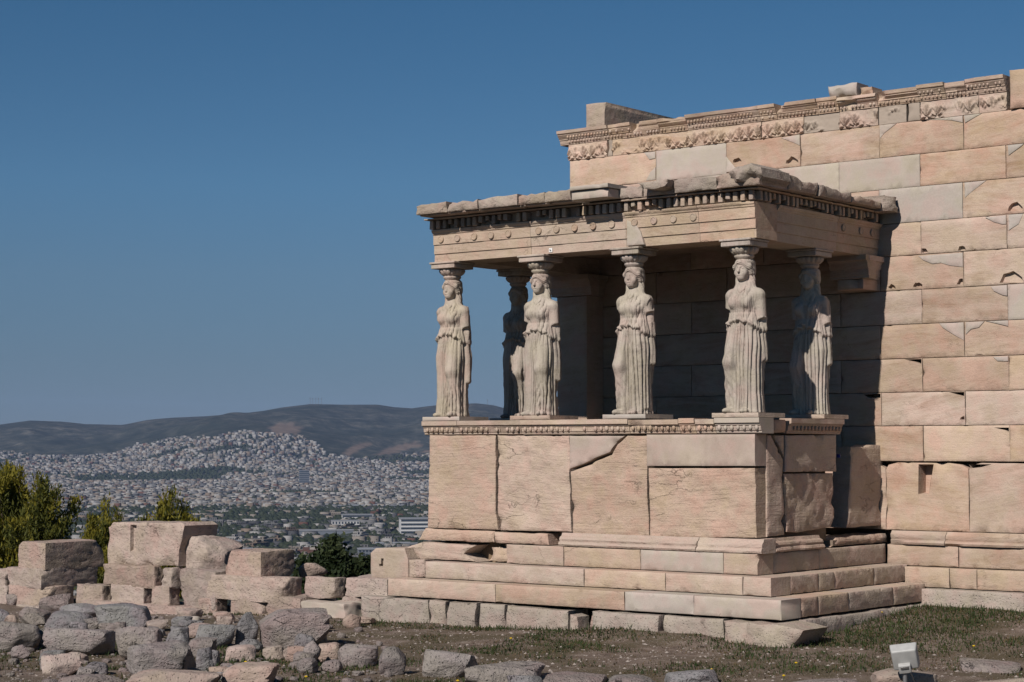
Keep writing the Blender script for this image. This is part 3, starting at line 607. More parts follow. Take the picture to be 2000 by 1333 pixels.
def body_sdf(P, s, arms, tress, worn):
    z = P[..., 2]; HK = 1.11; PB = P; PH = np.array([0, -.0, 2.16])+(P-np.array([0, -.0, 2.16]))/HK
    sk_ = loft(P, [(0, .262, .205), (.06, .25, .195), (.3, .235, .18), (.65, .238, .18), (.95, .252, .19), (1.12, .250, .180), (1.3, .21, .15)], 0, 1.3, 0, .01, 2.3)
    d = sk_
    d = smin(d, cap(P, (s*.10, -.05, 1.10), (s*.135, -.165, .70), .125, .098), .05)
    d = smin(d, cap(P, (s*.135, -.165, .70), (s*.155, -.085, .14), .092, .065), .05)
    d = smin(d, elp(P, (s*.16, -.19, .03), (.055, .11, .045)), .02)
    d = smin(d, elp(P, (-s*.11, -.20, .025), (.055, .09, .04)), .02)
    to = loft(P, [(1.1, .255, .185), (1.2, .258, .188), (1.3, .232, .168), (1.42, .205, .150), (1.55, .222, .150), (1.64, .225, .13), (1.70, .185, .115), (1.76, .125, .095), (1.82, .085, .08)], 1.14, 1.80, 0, .015, 2.3)
    d = smin(d, to, .02)
    for q in (-1, 1):
        d = smin(d, elp(P, (q*.095, -.115, 1.525), (.082, .072, .085)), .05)
        e = arms[0 if q < 0 else 1]
        d = smin(d, elp(P, (q*.215, .015, 1.635), (.080, .082, .085)), .06)
        d = smin(d, smax(cap(P, (q*.235, .02, 1.62), (q*.262, .035, e-.15), .070, .060), e-z+.3*(P[..., 0]*q-.28), .01), .03)
    # cloak hanging from the shoulders behind
    d = smin(d, loft(P, [(.5, .20, .08), (.9, .25, .10), (1.3, .245, .10), (1.7, .20, .09)], .45, 1.72, 0, .12, 2.6), .03)
    for q, zb in ((-1, .95), (1, .55 if s > 0 else .75)):
        d = smin(d, cap(P, (q*.235, .07, 1.55), (q*.255, .08, zb), .05, .045), .03)
    # neck, hair down the back, head
    d = smin(d, cap(P, (0, .02, 1.68), (0, .0, 1.92), .078, .070), .05)
    d = smin(d, cap(P, (0, .075, 2.03), (0, .13, 1.60), .085, .10), .04)
    for q in (-1, 1):
        d = smin(d, cap(P, (q*.085, .03, 1.98), (q*.125, .02, 1.70), .042, .044), .025)
        if tress: d = smin(d, cap(P, (q*.095, -.01, 1.80), (q*.135, -.135, 1.50), .024, .018), .012)
    h = elp(PH, (0, -.012, 2.005), (.093, .120, .150))
    h = smin(h, elp(PH, (0, -.075, 1.905), (.055, .055, .05)), .04)
    for q in (-1, 1):
        if not worn:
            h = smax(h, -elp(PH, (q*.040, -.135, 2.012), (.026, .024, .016)), .012)
            h = smin(h, elp(PH, (q*.040, -.108, 2.010), (.017, .014, .010)), .004)
        h = smin(h, elp(PH, (q*.05, -.085, 1.955), (.035, .035, .04)), .03)
    h = smin(h, cap(PH, (0, -.122, 2.03), (0, -.148 if not worn else -.13, 1.972), .011, .017), .015)
    h = smin(h, elp(PH, (0, -.122, 1.930), (.026, .016, .008)), .010)
    h = smax(h, -elp(PH, (0, -.142, 1.942), (.024, .012, .005)), .006)
    h = h*HK; d = smin(d, h, .015)
    hair = smin(elp(PH, (0, .02, 2.085), (.118, .135, .075)), elp(PH, (0, .05, 2.0), (.118, .11, .13)), .03)
    for q in (-1, 1):
        hair = smin(hair, cap(PH, (q*.015, -.115, 2.085), (q*.098, -.05, 2.03), .028, .034), .015)
        hair = smin(hair, cap(PH, (q*.100, -.045, 2.04), (q*.102, .0, 1.96), .032, .034), .015)
    hair = hair*HK
    return smin(d, hair, .008)
def figure(name, parent, loc, s, arms, tress, worn, seed, nth=188, nz=320):
    zs = np.concatenate([np.linspace(0, 1.78, int(nz*.68)), np.linspace(1.785, 2.165, nz-int(nz*.68))])
    th = np.linspace(0, 2*np.pi, nth, endpoint=False)
    th = th+.28*np.sin(th)*1.0             # denser towards the front
    A, Z = np.meshgrid(th+np.pi, zs); Z = Z.copy()      # A = 0 at the front, positive to +x
    A = (A+np.pi) % (2*np.pi)-np.pi
    sx, sy = np.sin(A), -np.cos(A)
    ax = .015*s*np.sin(Z*1.6); ay = np.interp(Z, [0, 1.7, 1.95, 2.2], [.0, .01, -.01, 0])
    r = np.full(A.shape, .5)
    for it in range(22):
        P = np.stack([r*sx+ax, r*sy+ay, Z], -1); d = body_sdf(P, s, arms, tress, worn)
        r = np.clip(r-d*.75, .02, .5)
    P = np.stack([r*sx+ax, r*sy+ay, Z], -1)
    x, y = P[..., 0], P[..., 1]
    n1 = fbm(np.stack([A*1.4, Z*.7, A*0+seed], -1), 1, 3, seed); n2 = fbm(np.stack([x, y, Z], -1), 9, 3, seed+3)
    # hem of the overfold
    aa = np.abs(A); zh = 1.265-.10*np.clip(aa/1.3, 0, 1)**1.5+.012*np.sin(A*11+seed)-.04*sstep(.9, 1.6, aa)
    below = sstep(zh+.004, zh-.012, Z)
    legw = np.exp(-((A-s*.62)/.42)**2)*sstep(.28, .5, Z)*sstep(1.25, 1.0, Z)
    ph = A*13.5+n1*3.2+s*legw*1.2+.35*np.sin(Z*2.2+seed)
    rid = np.abs(np.cos(ph)); rid2 = np.abs(np.cos(ph*.5+1.1+n1*1.5))
    fold = (rid**.55-.68)*.038+(rid2-.6)*.020
    fold += (np.abs(np.sin(A*31+n1*9+Z*1.5))**.6-.6)*.010*(1-.5*legw)+.012*n2*np.abs(n1)
    fold *= (1-.88*legw)*(.65+.35*sstep(1.3, .9, Z))
    # folds pulled round the bent leg
    cat = np.abs(np.sin((Z*9+np.abs(A-s*.62)*5.5+n1*1.5)*2.1))
    fold += (cat-.6)*.014*np.exp(-((A-s*.62)/.7)**2)*sstep(.62, .4, Z)*sstep(.05, .2, Z)
    fold -= .028*np.exp(-((A-s*.02)/.075)**2)*sstep(.1, .3, Z)*sstep(1.2, 1.05, Z)
    torso = (1-below)*sstep(1.80, 1.70, Z)
    br = np.maximum(np.exp(-((x-.095)**2+(Z-1.53)**2)/.0045), np.exp(-((x+.095)**2+(Z-1.53)**2)/.0045))*(y < 0)
    vph = (np.abs(x)*1.0+(1.72-Z)*.16)*95+n1*4
    vf = (np.abs(np.sin(vph*.5))**.7-.55)*.026*(1-.75*br)
    bk = (rid**.8-.6)*.024*sstep(1.1, 1.6, aa)
    tor = vf*sstep(1.25, .9, aa)*sstep(1.78, 1.70, Z)+bk+(np.abs(np.sin(A*24+n1*8+(1.7-Z)*x*30))**.6-.6)*.012*(1-.6*br)*sstep(1.74, 1.66, Z)
    neckline = -.010*np.exp(-((Z-(1.64+.9*np.abs(x)))/.014)**2)*sstep(.7, .5, aa)
    arm = (np.abs(x) > .235)*(Z > 1.32)*sstep(2.3, 1.9, aa)
    tor = (tor+neckline)*(1-arm*.85)
    kol = np.exp(-((Z-zh-.026)/.026)**2)*(.030+.014*np.sin(A*17+n1*6)+.014*n2)*(1-.75*sstep(.8, 1.5, aa))
    step_ = -.020*below*sstep(.9, 1.2, Z)
    girdle = -.010*np.exp(-((Z-1.385)/.02)**2)*sstep(1.5, 1.0, aa)
    dr = below*fold+torso*(tor+girdle)+kol+step_
    face = np.exp(-((A/.75)**4))*sstep(1.83, 1.86, Z)*sstep(2.065, 2.035, Z)
    hairm = sstep(1.90, 1.98, Z)*(1-face)
    dr += hairm*.010*(np.abs(np.sin(Z*120+A*9+n1*5))-.5)+.006*n2*(1-face)*(1-hairm)*.7
    braid = sstep(1.75, 1.85, Z)*sstep(1.98, 1.92, Z)*sstep(1.2, 1.6, aa)
    dr += braid*.008*np.sin(A*22+Z*60)
    big = fbm(np.stack([x, y, Z], -1), 3.2, 2, seed+9)
    dr -= .022*sstep(.36, .5, big)*(Z < 1.7)
    r = np.clip(r+dr, .02, .6)
    V = np.stack([r*sx+ax, r*sy+ay, Z], -1).reshape(-1, 3)
    F = gridF(len(zs), nth, True); n0 = len(V)
    V = np.concatenate([V, [[0, 0, 0], [0, 0, 2.165]]])
    k = np.arange(nth); top = (len(zs)-1)*nth
    T = np.stack([top+k, top+(k+1) % nth, np.full(nth, n0+1), np.full(nth, n0+1)], -1)
    FF = [tuple(int(i) for i in f) for f in F]+[(int(a), int(b), n0+1) for a, b, _, _ in T]
    SC = .985
    return put(name, mesh(name, V*SC, FF, M_STAT, 180), loc, parent)
def lathe(tab, n=64, egg=None):
    V = []; th = np.linspace(0, 2*np.pi, n, endpoint=False)
    for z, r in tab:
        rr = np.full(n, r)
        if egg is not None: rr = rr*(1+egg(th, z))
        V.append(np.stack([rr*np.cos(th), rr*np.sin(th), np.full(n, z)], -1))
    return np.concatenate(V), gridF(len(tab), n, True)
def caryatid(px, x, y, s, arms, tress, worn, seed, label, newtop=False):
    z = ZC+.066
    t = thing('caryatid_statue', label, 'statue', (x, y, ZC), 'draped marble women carrying the porch roof')
    figure('draped_figure', t, (x, y, z), s, arms, tress, worn, seed)
    pl = .37
    slab('plinth', rect(x-pl, ZC+.002, x+pl-.0, z+.004), FY(y-.27), .70, M_NEW if seed % 2 else M_STEP, t, g=.08, r=.006, amp=.002, rough=.002, chips=2, chip=.04)
    zb = z+2.125
    tab = [(-.05, .09), (-.03, .112), (-.012, .126), (.0, .134), (.016, .138), (.03, .130), (.036, .136), (.05, .156), (.075, .180), (.10, .192), (.12, .196), (.135, .188), (.15, .16)]
    def egg(th, zz):
        k = sstep(.03, .06, zz)*sstep(.15, .12, zz); return k*(.13*(np.abs(np.cos(th*8))**.7-.7))
    V, F = lathe(tab, 108, egg); V = V*(1+.012*fbm(V, 14, 2, seed)[:, None]); V[:, 2] *= (Z0-.10-zb)/.15
    put('capital', mesh('capital', V, F, M_STAT, 60), (x, y, zb), t)
    a = .252
    V, F = merge([boxv(x-a+.02, y-a+.02, Z0-.103, x+a-.02, y+a-.02, Z0-.035), boxv(x-a, y-a, Z0-.033, x+a, y+a, Z0-.002)])
    bm = bmesh.new(); vs = [bm.verts.new(p) for p in V]; [bm.faces.new([vs[i] for i in f]) for f in F]
    bmesh.ops.bevel(bm, geom=bm.edges[:], offset=.007, segments=1, affect='EDGES')
    bm.verts.ensure_lookup_table(); V = [tuple(v.co) for v in bm.verts]; F = [tuple(v.index for v in f.verts) for f in bm.faces]
    bm.verts.index_update(); F = [tuple(v.index for v in f.verts) for f in bm.faces]; bm.free()
    mk('abacus', V, F, M_STAT, t, 30)
YA = .21
for px, s, arms, tr, wn, sd, lab in (
    (883, 1, (1.50, 1.38), False, True, 3, 'draped marble woman with worn face at the outer front corner against the sky'),
    (1056, 1, (1.42, 1.36), False, False, 4, 'draped marble woman second along the front, before the dark rear statue'),
    (1239, -1, (1.52, 1.47), False, True, 5, 'draped marble woman with right arm broken at the shoulder, under the pale repaired architrave corner'),
    (1455, -1, (1.45, 1.30), True, False, 6, 'draped marble woman with long tresses on her chest at the lit front corner')):
    p = onY(px, 700, YA); caryatid(px, float(p[0]), YA, s, arms, tr, wn, sd, lab)
XR = float(onY(1455, 700, YA)[0]); XL = float(onY(883, 700, YA)[0])
caryatid(1010, XL+.02, float(onX(1012, 700, XL+.02)[1]), 1, (1.4, 1.4), False, True, 7, 'dark shaded draped statue in the second row seen against the sky')
caryatid(1583, XR, float(onX(1583, 700, XR)[1]), -1, (1.4, 1.32), False, True, 8, 'draped statue in the second row half in shadow near the wall')
# ================================================================== GROUND
def gz(x, y):
    x = np.asarray(x, float); y = np.asarray(y, float)
    z = -.36+.27*sstep(-1.2, 3.2, y)*sstep(-.6, 1.2, x)-.05*sstep(-2, -7, x)-.22*sstep(-7, -13, x)+.10*sstep(-1.5, -.8, y)*sstep(-3, -1.5, x)*sstep(1.5, -.5, x)
    z = z+.05*fbm(np.stack([x, y, x*0], -1), .5, 3, 41)+.018*fbm(np.stack([x, y, x*0], -1), 2.6, 2, 42)
    edge = np.maximum(np.where(x < -6.5, y-3.0, y-14), -20-x)
    edge = np.maximum(edge, np.maximum(x-60, -60-y))
    return z-np.clip(edge, 0, None)*1.15-.35*sstep(-1.5, 0, edge)
def soil():
    m, t, b = nodes('soil'); B = NB(t); tc = B.n('ShaderNodeTexCoord'); v = tc.outputs['Object']
    big = B.noise(v, .9, 4, .6); mid = B.noise(v, 5, 5, .65); fine = B.noise(v, 45, 3, .7); vo = B.n('ShaderNodeTexVoronoi'); vo.inputs['Scale'].default_value = 28; B.l(v, vo.inputs['Vector'])
    col = B.ramp(mid, [(.3, (.085, .062, .05)), (.5, (.155, .118, .096)), (.7, (.235, .19, .16))])
    col = B.mix(B.ramp(big, [(.42, (0, 0, 0)), (.6, (1, 1, 1))]), col, B.ramp(fine, [(.3, (.06, .05, .034)), (.7, (.12, .095, .06))]))
    gr = B.math('MULTIPLY', B.ramp(vo.outputs[0], [(.16, (1, 1, 1)), (.3, (0, 0, 0))]), B.ramp(B.noise(v, 2.1, 4, .7), [(.40, (0, 0, 0)), (.54, (1, 1, 1))]))
    col = B.mix(gr, col, (.33, .285, .25))
    B.l(col, b.inputs['Base Color']); b.inputs['Roughness'].default_value = .95; b.inputs['Specular IOR Level'].default_value = .1
    bp = B.n('ShaderNodeBump'); bp.inputs['Strength'].default_value = .9; bp.inputs['Distance'].default_value = .03
    B.l(B.math('ADD', B.math('ADD', mid, B.math('MULTIPLY', fine, .5)), B.math('MULTIPLY', gr, .5)), bp.inputs['Height']); B.l(bp.outputs[0], b.inputs['Normal'])
    return m
M_SOIL = soil()
gx = np.concatenate([np.linspace(-110, -22, 24), np.arange(-21, 13, .13), np.linspace(13.5, 70, 20)])
gy = np.concatenate([np.linspace(-80, -15, 22), np.arange(-14.5, 5, .13), np.linspace(5.5, 100, 40)])
X, Y = np.meshgrid(gx, gy); Zg = gz(X, Y)
g = put('ground', mesh('ground', np.stack([X, Y, Zg], -1).reshape(-1, 3), gridF(len(gy), len(gx)), M_SOIL, 180), (0, 0, 0)); tag(g, kind='structure')
def onG(px, py):
    z = -.4
    for _ in range(8): p = onZ(px, py, z); z = float(gz(p[0], p[1]))
    return p
# ================================================================== ROCKS AND BLOCKS
_ico = {}
def ico(l):
    if l not in _ico:
        bm = bmesh.new(); bmesh.ops.create_icosphere(bm, subdivisions=l, radius=1)
        bm.verts.ensure_lookup_table(); _ico[l] = (np.array([tuple(v.co) for v in bm.verts]), np.array([[v.index for v in f.verts] for f in bm.faces])); bm.free()
    return _ico[l]
def rockmesh(size, seed, lvl=4, boxy=.4, rough=.05):
    rg = np.random.default_rng(seed); V, F = ico(lvl)
    n = rg.normal(size=(13, 3)); n /= np.linalg.norm(n, axis=1)[:, None]; d = rg.uniform(.60, .92, 13)
    ax = np.array([[1, 0, 0], [-1, 0, 0], [0, 1, 0], [0, -1, 0], [0, 0, 1], [0, 0, -1]], float)+rg.normal(size=(6, 3))*.22*(1-boxy*.5)
    ax /= np.linalg.norm(ax, axis=1)[:, None]
    q = np.where((V@ax.T) > .05, .80/np.maximum(V@ax.T, .05), 9.)
    q2 = np.where((V@n.T) > .05, (d+boxy*.20)/np.maximum(V@n.T, .05), 9.)
    r = np.concatenate([q, q2], 1); p = 60.; r = (r**-p).sum(1)**(-1/p)
    P = V*r[:, None]; P = P/np.abs(P).max(0)
    P = P*(1+rough*fbm(P, 1.6, 4, seed)*1.6+rough*.8*fbm(P, 5, 4, seed+1))[:, None]
    return P*np.array(size)/2, F
def rock(name, c, size, seed, mat, lvl=4, boxy=.4, rot=None, rough=.05):
    V, F = rockmesh(size, seed, lvl, boxy, rough)
    if rot is None: rot = (random.uniform(-.1, .1), random.uniform(-.1, .1), random.uniform(-.5, .5)+rad(YAW))
    return put(name, mesh(name, V, F, mat, 50), c, None, rot)
def ppm(p): return FPX/float((np.asarray(p)-_C)@_F)
# --- ruined wall west of the porch: dry laid blocks
rw = thing('ruined_wall', 'low ruined wall of pinkish weathered ashlar blocks running west from the podium', 'wall', (-10, -.3, -.6))
def ashlar(name, x0, x1, y0, y1, xs_, mat, parent, Y=-.7, seed=0, boxy=1.0, rough=.035, skew=0, dmin=.55):
    a = onY(x0, y1, Y); b = onY(x1, y0, Y); top = b[2]; bot = a[2]
    # depth: how far the east end runs back until it shows at pixel xs_
    e = onX(xs_, (y0+y1)/2, b[0])[1]-Y if xs_ else dmin
    e = float(np.clip(e, dmin*.5, 2.2)); L = b[0]-a[0]-.035; H = top-bot-.012
    N = 15 if L*H > .25 else 11
    g_ = np.linspace(-1, 1, N)**1; pts = {}; V = []; F = []
    def vid(p):
        k = tuple(np.round(p, 4))
        if k not in pts: pts[k] = len(V); V.append(p)
        return pts[k]
    for ax in range(3):
        for sg in (-1, 1):
            for i in range(N-1):
                for j in range(N-1):
                    q = []
                    for (u, v) in ((g_[i], g_[j]), (g_[i+1], g_[j]), (g_[i+1], g_[j+1]), (g_[i], g_[j+1])):
                        p = [0, 0, 0]; p[ax] = sg; p[(ax+1) % 3] = u; p[(ax+2) % 3] = v; q.append(vid(tuple(p)))
                    F.append(q if sg > 0 else q[::-1])
    V = np.array(V); S3 = np.array([L, e, H])/2
    P = V*S3; rr = min(.016, H*.1)
    core = np.clip(P, -(S3-rr), S3-rr); dv = P-core; ln = np.linalg.norm(dv, axis=1)[:, None]; P = core+np.where(ln > 1e-9, dv/np.maximum(ln, 1e-9)*np.minimum(ln, rr), 0)
    rg = np.random.default_rng(seed+900)
    for _ in range(3):                                                    # broken corners
        n = rg.choice([-1, 1], 3)*rg.uniform(.3, 1, 3); n /= np.linalg.norm(n); d = (np.abs(n)*S3).sum()*rg.uniform(.78, .96)
        ex = np.clip(P@n-d, 0, None); P = P-ex[:, None]*n
    P[:, 0] += skew*P[:, 2]
    P = P+V*(rough*.8*fbm(P+seed*7, 3.2, 4, seed)[:, None])+V*.012*fbm(P, 17, 2, seed)[:, None]
    c = np.array([(a[0]+b[0])/2, Y+e/2, (top+bot)/2])
    return put(name, mesh(name, P, np.array(F), mat, 50), c, parent)
AS = [ # x0,x1,y0,y1, pixel where the east end disappears, mat
 (12, 82, 1111, 1147, 193, M_PINK), (200, 303, 1107, 1144, 312, M_PINK), (313, 336, 1110, 1148, 351, M_PINK), (402, 552, 1130, 1170, 592, M_PINK), (594, 655, 1129, 1167, 670, M_PINK), (672, 758, 1131, 1167, None, M_PINK),
 (-60, 14, 1143, 1190, 20, M_PINK), (17, 90, 1147, 1189, 147, M_PINK), (148, 201, 1143, 1182, 213, M_PINK), (215, 282, 1144, 1186, 293, M_PINK), (295, 332, 1146, 1188, 346, M_PINK), (352, 422, 1116, 1196, 435, M_PINK),
 (386, 424, 1170, 1208, 446, M_PINK), (447, 513, 1170, 1208, None, M_PINK), (516, 588, 1167, 1202, None, M_PINK), (666, 703, 1166, 1202, None, M_PINK), (-70, 10, 1110, 1144, 12, M_PINK),
 (292, 372, 1204, 1218, None, M_FOUND), (30, 150, 1190, 1225, None, M_PINK), (160, 380, 1188, 1230, None, M_PINK), (440, 590, 1206, 1225, None, M_PINK)]
for i, a in enumerate(AS):
    ashlar('stone_block', *a, rw, Y=-.7+(.12 if i in (5, 15) else 0)-(.1 if i > 16 else 0), seed=i, rough=.03+.015*(i % 3), dmin=.9 if a[4] is None else .5)
o = ashlar('marble_block', 588, 676, 1180, 1216, None, M_NEW, None, Y=-1.0, seed=60, rough=.06, skew=-.25); tag(o, 'tumbled pale marble block leaning at the foot of the ruined wall', 'stone block')
o = ashlar('stone_slab', 34, 90, 1060, 1112, 205, M_PINK, None, Y=-.62, seed=61, rough=.02); tag(o, 'long pinkish slab lying on the ruined wall beside the tall slotted block', 'stone slab')
sb = thing('slotted_block', 'tall squared pinkish block with a vertical slot, standing on the ruined wall', 'stone block', (float(onY(275, 1108, -.62)[0]), -.3, .13))
slab('block_body', pxY([(206, 1108), (345, 1108), (347, 1075), (355, 1045), (358, 1026), (345, 1020), (217, 1019), (206, 1030)], -.62), FY(-.62), .8, M_PINK, sb, g=.045, r=.035, amp=.04, rough=.014, chips=9, chip=.2, nsc=3,
     holes=[(pxY([(253, 1025), (265, 1025), (265, 1078), (253, 1078)], -.62), .07)])
o = ashlar('stone_block', 439, 511, 1077, 1130, 577, M_PINK, None, Y=-.6, seed=62, rough=.02); tag(o, 'squared pinkish block with dark side lying loose on the wall near the green bush', 'stone block')
p = onY(393, 1118, -.3); o = rock('broken_stone', (p[0], -.1, p[2]+.22), (.95, .8, .78), 71, M_PINK, 4, .1, (0, 0, .3), .09); tag(o, 'broken conical stone leaning between the slotted block and the loose squared block', 'stone')
o = rock('broken_stone', (float(onY(590, 1118, .4)[0]), .6, .16), (.5, .4, .25), 72, M_PINK, 3, .3); tag(o, 'small pink stone on the wall behind the loose squared block', 'stone')
# --- loose rocks below the wall and across the foreground
RK = [(74, 1165, 135, 1200, 'p'), (34, 1189, 92, 1219, 'p'), (83, 1197, 191, 1234, 'g'), (114, 1181, 201, 1208, 'g'), (185, 1185, 293, 1232, 'g'), (148, 1208, 191, 1232, 'p'), (-20, 1221, 72, 1274, 'p'), (64, 1230, 97, 1268, 'p'),
 (90, 1232, 220, 1281, 'p'), (217, 1232, 318, 1293, 'p'), (317, 1230, 374, 1268, 'g'), (236, 1263, 376, 1329, 'p'), (77, 1269, 119, 1290, 'p'), (77, 1282, 154, 1320, 'k'), (159, 1293, 215, 1320, 'g'), (127, 1277, 172, 1297, 'k'),
 (7, 1203, 34, 1220, 'k'), (281, 1214, 326, 1234, 'k'), (110, 1322, 238, 1347, 'p'), (240, 1316, 420, 1352, 'k'), (374, 1221, 457, 1267, 'g'), (457, 1201, 502, 1262, 'g'), (493, 1198, 637, 1267, 'G'), (545, 1232, 640, 1268, 'g'),
 (600, 1208, 640, 1236, 'p'), (362, 1250, 418, 1287, 'p'), (437, 1265, 497, 1292, 'k'), (383, 1270, 412, 1312, 'g'), (514, 1264, 556, 1290, 'k'), (552, 1264, 592, 1292, 'k'), (586, 1258, 625, 1299, 'p'), (621, 1260, 664, 1294, 'k'),
 (660, 1262, 737, 1302, 'p'), (737, 1267, 793, 1319, 'p'), (828, 1278, 930, 1324, 'G'), (627, 1293, 667, 1314, 'p'), (426, 1300, 540, 1345, 'k'), (405, 1314, 437, 1330, 'g'), (905, 1303, 1060, 1342, 'p'), (1040, 1310, 1185, 1340, 'p'),
 (990, 1324, 1065, 1350, 'g'), (1308, 1303, 1402, 1338, 'g'), (1185, 1316, 1285, 1342, 'p'), (1713, 1300, 1820, 1345, 'w'), (1536, 1324, 1675, 1348, 'p'), (1875, 1325, 2030, 1352, 'w'), (1890, 1290, 1990, 1312, 'p'),
 (10, 1160, 40, 1182, 'p'), (340, 1190, 392, 1215, 'k'), (680, 1205, 730, 1220, 'k'), (790, 1205, 830, 1214, 'w'), (-40, 1190, 20, 1215, 'g'), (205, 1218, 245, 1240, 'p'), (420, 1205, 452, 1228, 'k'), (1150, 1205, 1180, 1222, 'w')]
_r2 = np.random.default_rng(17)
for _ in range(46):
    cx_, cy_ = _r2.uniform(-10, 690), _r2.uniform(1218, 1335); w_ = _r2.uniform(22, 52); RK.append((cx_-w_/2, cy_-w_*_r2.uniform(.4, .75), cx_+w_/2, cy_, _r2.choice(['p', 'p', 'g', 'k'])))
NAMES = {'p': ('pinkish grey limestone rock lying in the rubble below the ruined wall', 'pinkish grey rocks in the rubble'), 'g': ('dark bluish grey limestone rock lying in the rubble below the ruined wall', 'dark grey rocks in the rubble'),
         'k': ('small warm pink stone lying among the grey rubble rocks', 'warm pink stones in the rubble'), 'w': ('pale flat stone set in the weedy ground before the podium', 'pale flat stones in the ground'), 'G': ('', '')}
BIGL = {22: 'largest pale grey boulder with a slab leaning on it, below the ruined wall', 34: 'lone smooth grey boulder half sunk in the gravel before the steps', 43: 'pale stone behind the floodlight post'}
for i, (x0, y0, x1, y1, k) in enumerate(RK):
    p = onG((x0+x1)/2, min(y1, 1352)); m = ppm(p); wd = (x1-x0)/m*1.06; h = (y1-y0)/m*1.12; dp = float(np.clip(wd*.75, h*.8, h*2.6))
    back = np.array([-math.sin(_a), math.cos(_a), 0])
    c = p+back*dp*.32; c[2] = float(gz(p[0], p[1]))+h*.40
    mat = {'p': M_GREYP, 'g': M_GREY, 'G': M_GREYP, 'k': M_PINK, 'w': M_FOUND}[k]
    if p[0] > 1.0 and x0 > 880: c[2] -= h*.30; wd *= 1.15; dp *= 1.5
    o = rock('limestone_rock', c, (wd, dp, h*1.15), 200+i, mat, 4 if wd > .3 else 3, (.75 if i % 3 else .35), (random.uniform(-.08, .08), random.uniform(-.12, .12), rad(YAW)+random.uniform(-.25, .25)), .045)
    if i in BIGL: tag(o, BIGL[i], 'rock'); continue
    asp = (x1-x0)/(y1-y0); shp = 'flat' if asp > 2.7 else 'upright' if asp < 1.2 else 'long' if asp > 2 else 'blocky'
    siz = 'large' if wd > .62 else 'small' if wd < .34 else 'middling'
    colr = {'p': 'pinkish grey', 'g': 'dark bluish grey', 'k': 'warm pink', 'w': 'pale buff', 'G': 'light grey'}[k]
    wh = 'in the weeds before the steps' if p[0] > .2 else 'in gravel below the step ends' if p[0] > -4.4 and y1 < 1330 and x0 > 600 else 'heaped below the ruined wall' if y1 < 1236 else 'in the rubble between wall and grass' if y1 < 1300 else 'at the grassy edge of the rubble'
    tag(o, f'{siz} {shp} {colr} rock lying {wh}', 'rock', f'{colr} rocks {wh}')
for px, py, s, lab in ((267, 1228, (.32, .10, .10), 'white marble splinter lying against a dark grey rock'), (376, 1222, (.22, .12, .14), 'white marble chunk below the low pale slab'), (516, 1305, (.14, .1, .08), 'small squared white stone in the grass'), (593, 1309, (.07, .06, .05), 'tiny white stone in the grass')):
    p = onG(px, py); o = rock('marble_fragment', p+np.array([0, 0, s[2]*.5]), s, 400+px, M_NEW, 2, .8, (.1, -.5 if px < 300 else .05, rad(YAW))); tag(o, lab, 'stone')
_rr = np.random.default_rng(91); parts = []
for i in range(420):
    px, py = _rr.uniform(-30, 760), _rr.uniform(1205, 1345); s_ = .035+.11*_rr.uniform()**2.5; q = onG(px, py)
    if q[1] > -1.0: continue
    V, F = rockmesh((s_*_rr.uniform(.8, 1.5), s_, s_*_rr.uniform(.5, .9)), 900+i, 2, .4, .05); a_ = _rr.uniform(0, 6.28); Rz = np.array([[math.cos(a_), -math.sin(a_), 0], [math.sin(a_), math.cos(a_), 0], [0, 0, 1]])
    parts.append((V@Rz.T+q+np.array([0, 0, s_*.15]), F))
V, F = merge_np(parts); tag(put('rubble', mesh('rubble', V, F, M_GREYP, 50), (0, 0, 0)), 'small broken stones strewn between the rocks', 'rubble', None, 'stuff')
# ================================================================== GRAVEL, GRASS, FLOWERS
rng = np.random.default_rng(11)
def scatter(n, x0, x1, y0, y1):
    x = rng.uniform(x0, x1, n); y = rng.uniform(y0, y1, n)
    u, v = proj(np.stack([x, y, gz(x, y)], -1)); ok = (u > -250) & (u < 2350) & (v > 1150) & (v < 1420)
    inside = (x > -6.4) & (x < .9) & (y > -.9) | (y > 3.1) | ((x < -6.3) & (y > -.8)); ok &= ~inside
    return x[ok], y[ok]
def gmask(x, y):
    q = np.stack([x, y, x*0], -1); m = .55*fbm(q, .55, 3, 5)+.45*fbm(q, 1.7, 3, 6)
    near = sstep(-1.9, -1.05, y)*sstep(1.6, .8, x)+sstep(1.8, .85, np.hypot(np.clip(x-.9, 0, 9), 0))*sstep(-1.2, 0, y)+sstep(1.7, 2.9, y)
    return m+.5*np.clip(near, 0, 1)+.16*sstep(-4, -6, y)-.05-.45*sstep(-3.2, -5.5, x)*sstep(-5.5, -3.5, y)
x, y = scatter(26000, -14, 9, -13.5, 3.2); k = gmask(x, y) < rng.uniform(-.1, .3, len(x)); x, y = x[k], y[k]
z = gz(x, y); n = len(x); oc = np.array([[1, 0, 0], [-1, 0, 0], [0, 1, 0], [0, -1, 0], [0, 0, 1], [0, 0, -1]], float)
of = np.array([[0, 2, 4], [2, 1, 4], [1, 3, 4], [3, 0, 4]])
s = .006+.024*rng.uniform(0, 1, n)**4; V = oc[None]*s[:, None, None]*rng.uniform(.6, 1.25, (n, 6, 3))*np.array([1, 1, .7]); a = rng.uniform(0, 6.28, n)
ca, sa = np.cos(a)[:, None], np.sin(a)[:, None]; V = np.stack([V[..., 0]*ca-V[..., 1]*sa, V[..., 0]*sa+V[..., 1]*ca, V[..., 2]], -1)+np.stack([x, y, z+s*.15], -1)[:, None]
M_GRAV = plain('gravel', (.31, .265, .235), .9, 0, .45, 9)
tag(put('gravel', mesh('gravel', V.reshape(-1, 3), (of[None]+np.arange(n)[:, None, None]*6).reshape(-1, 3), M_GRAV, 0), (0, 0, 0)), 'loose pale gravel scattered over the bare soil', 'gravel', None, 'stuff')
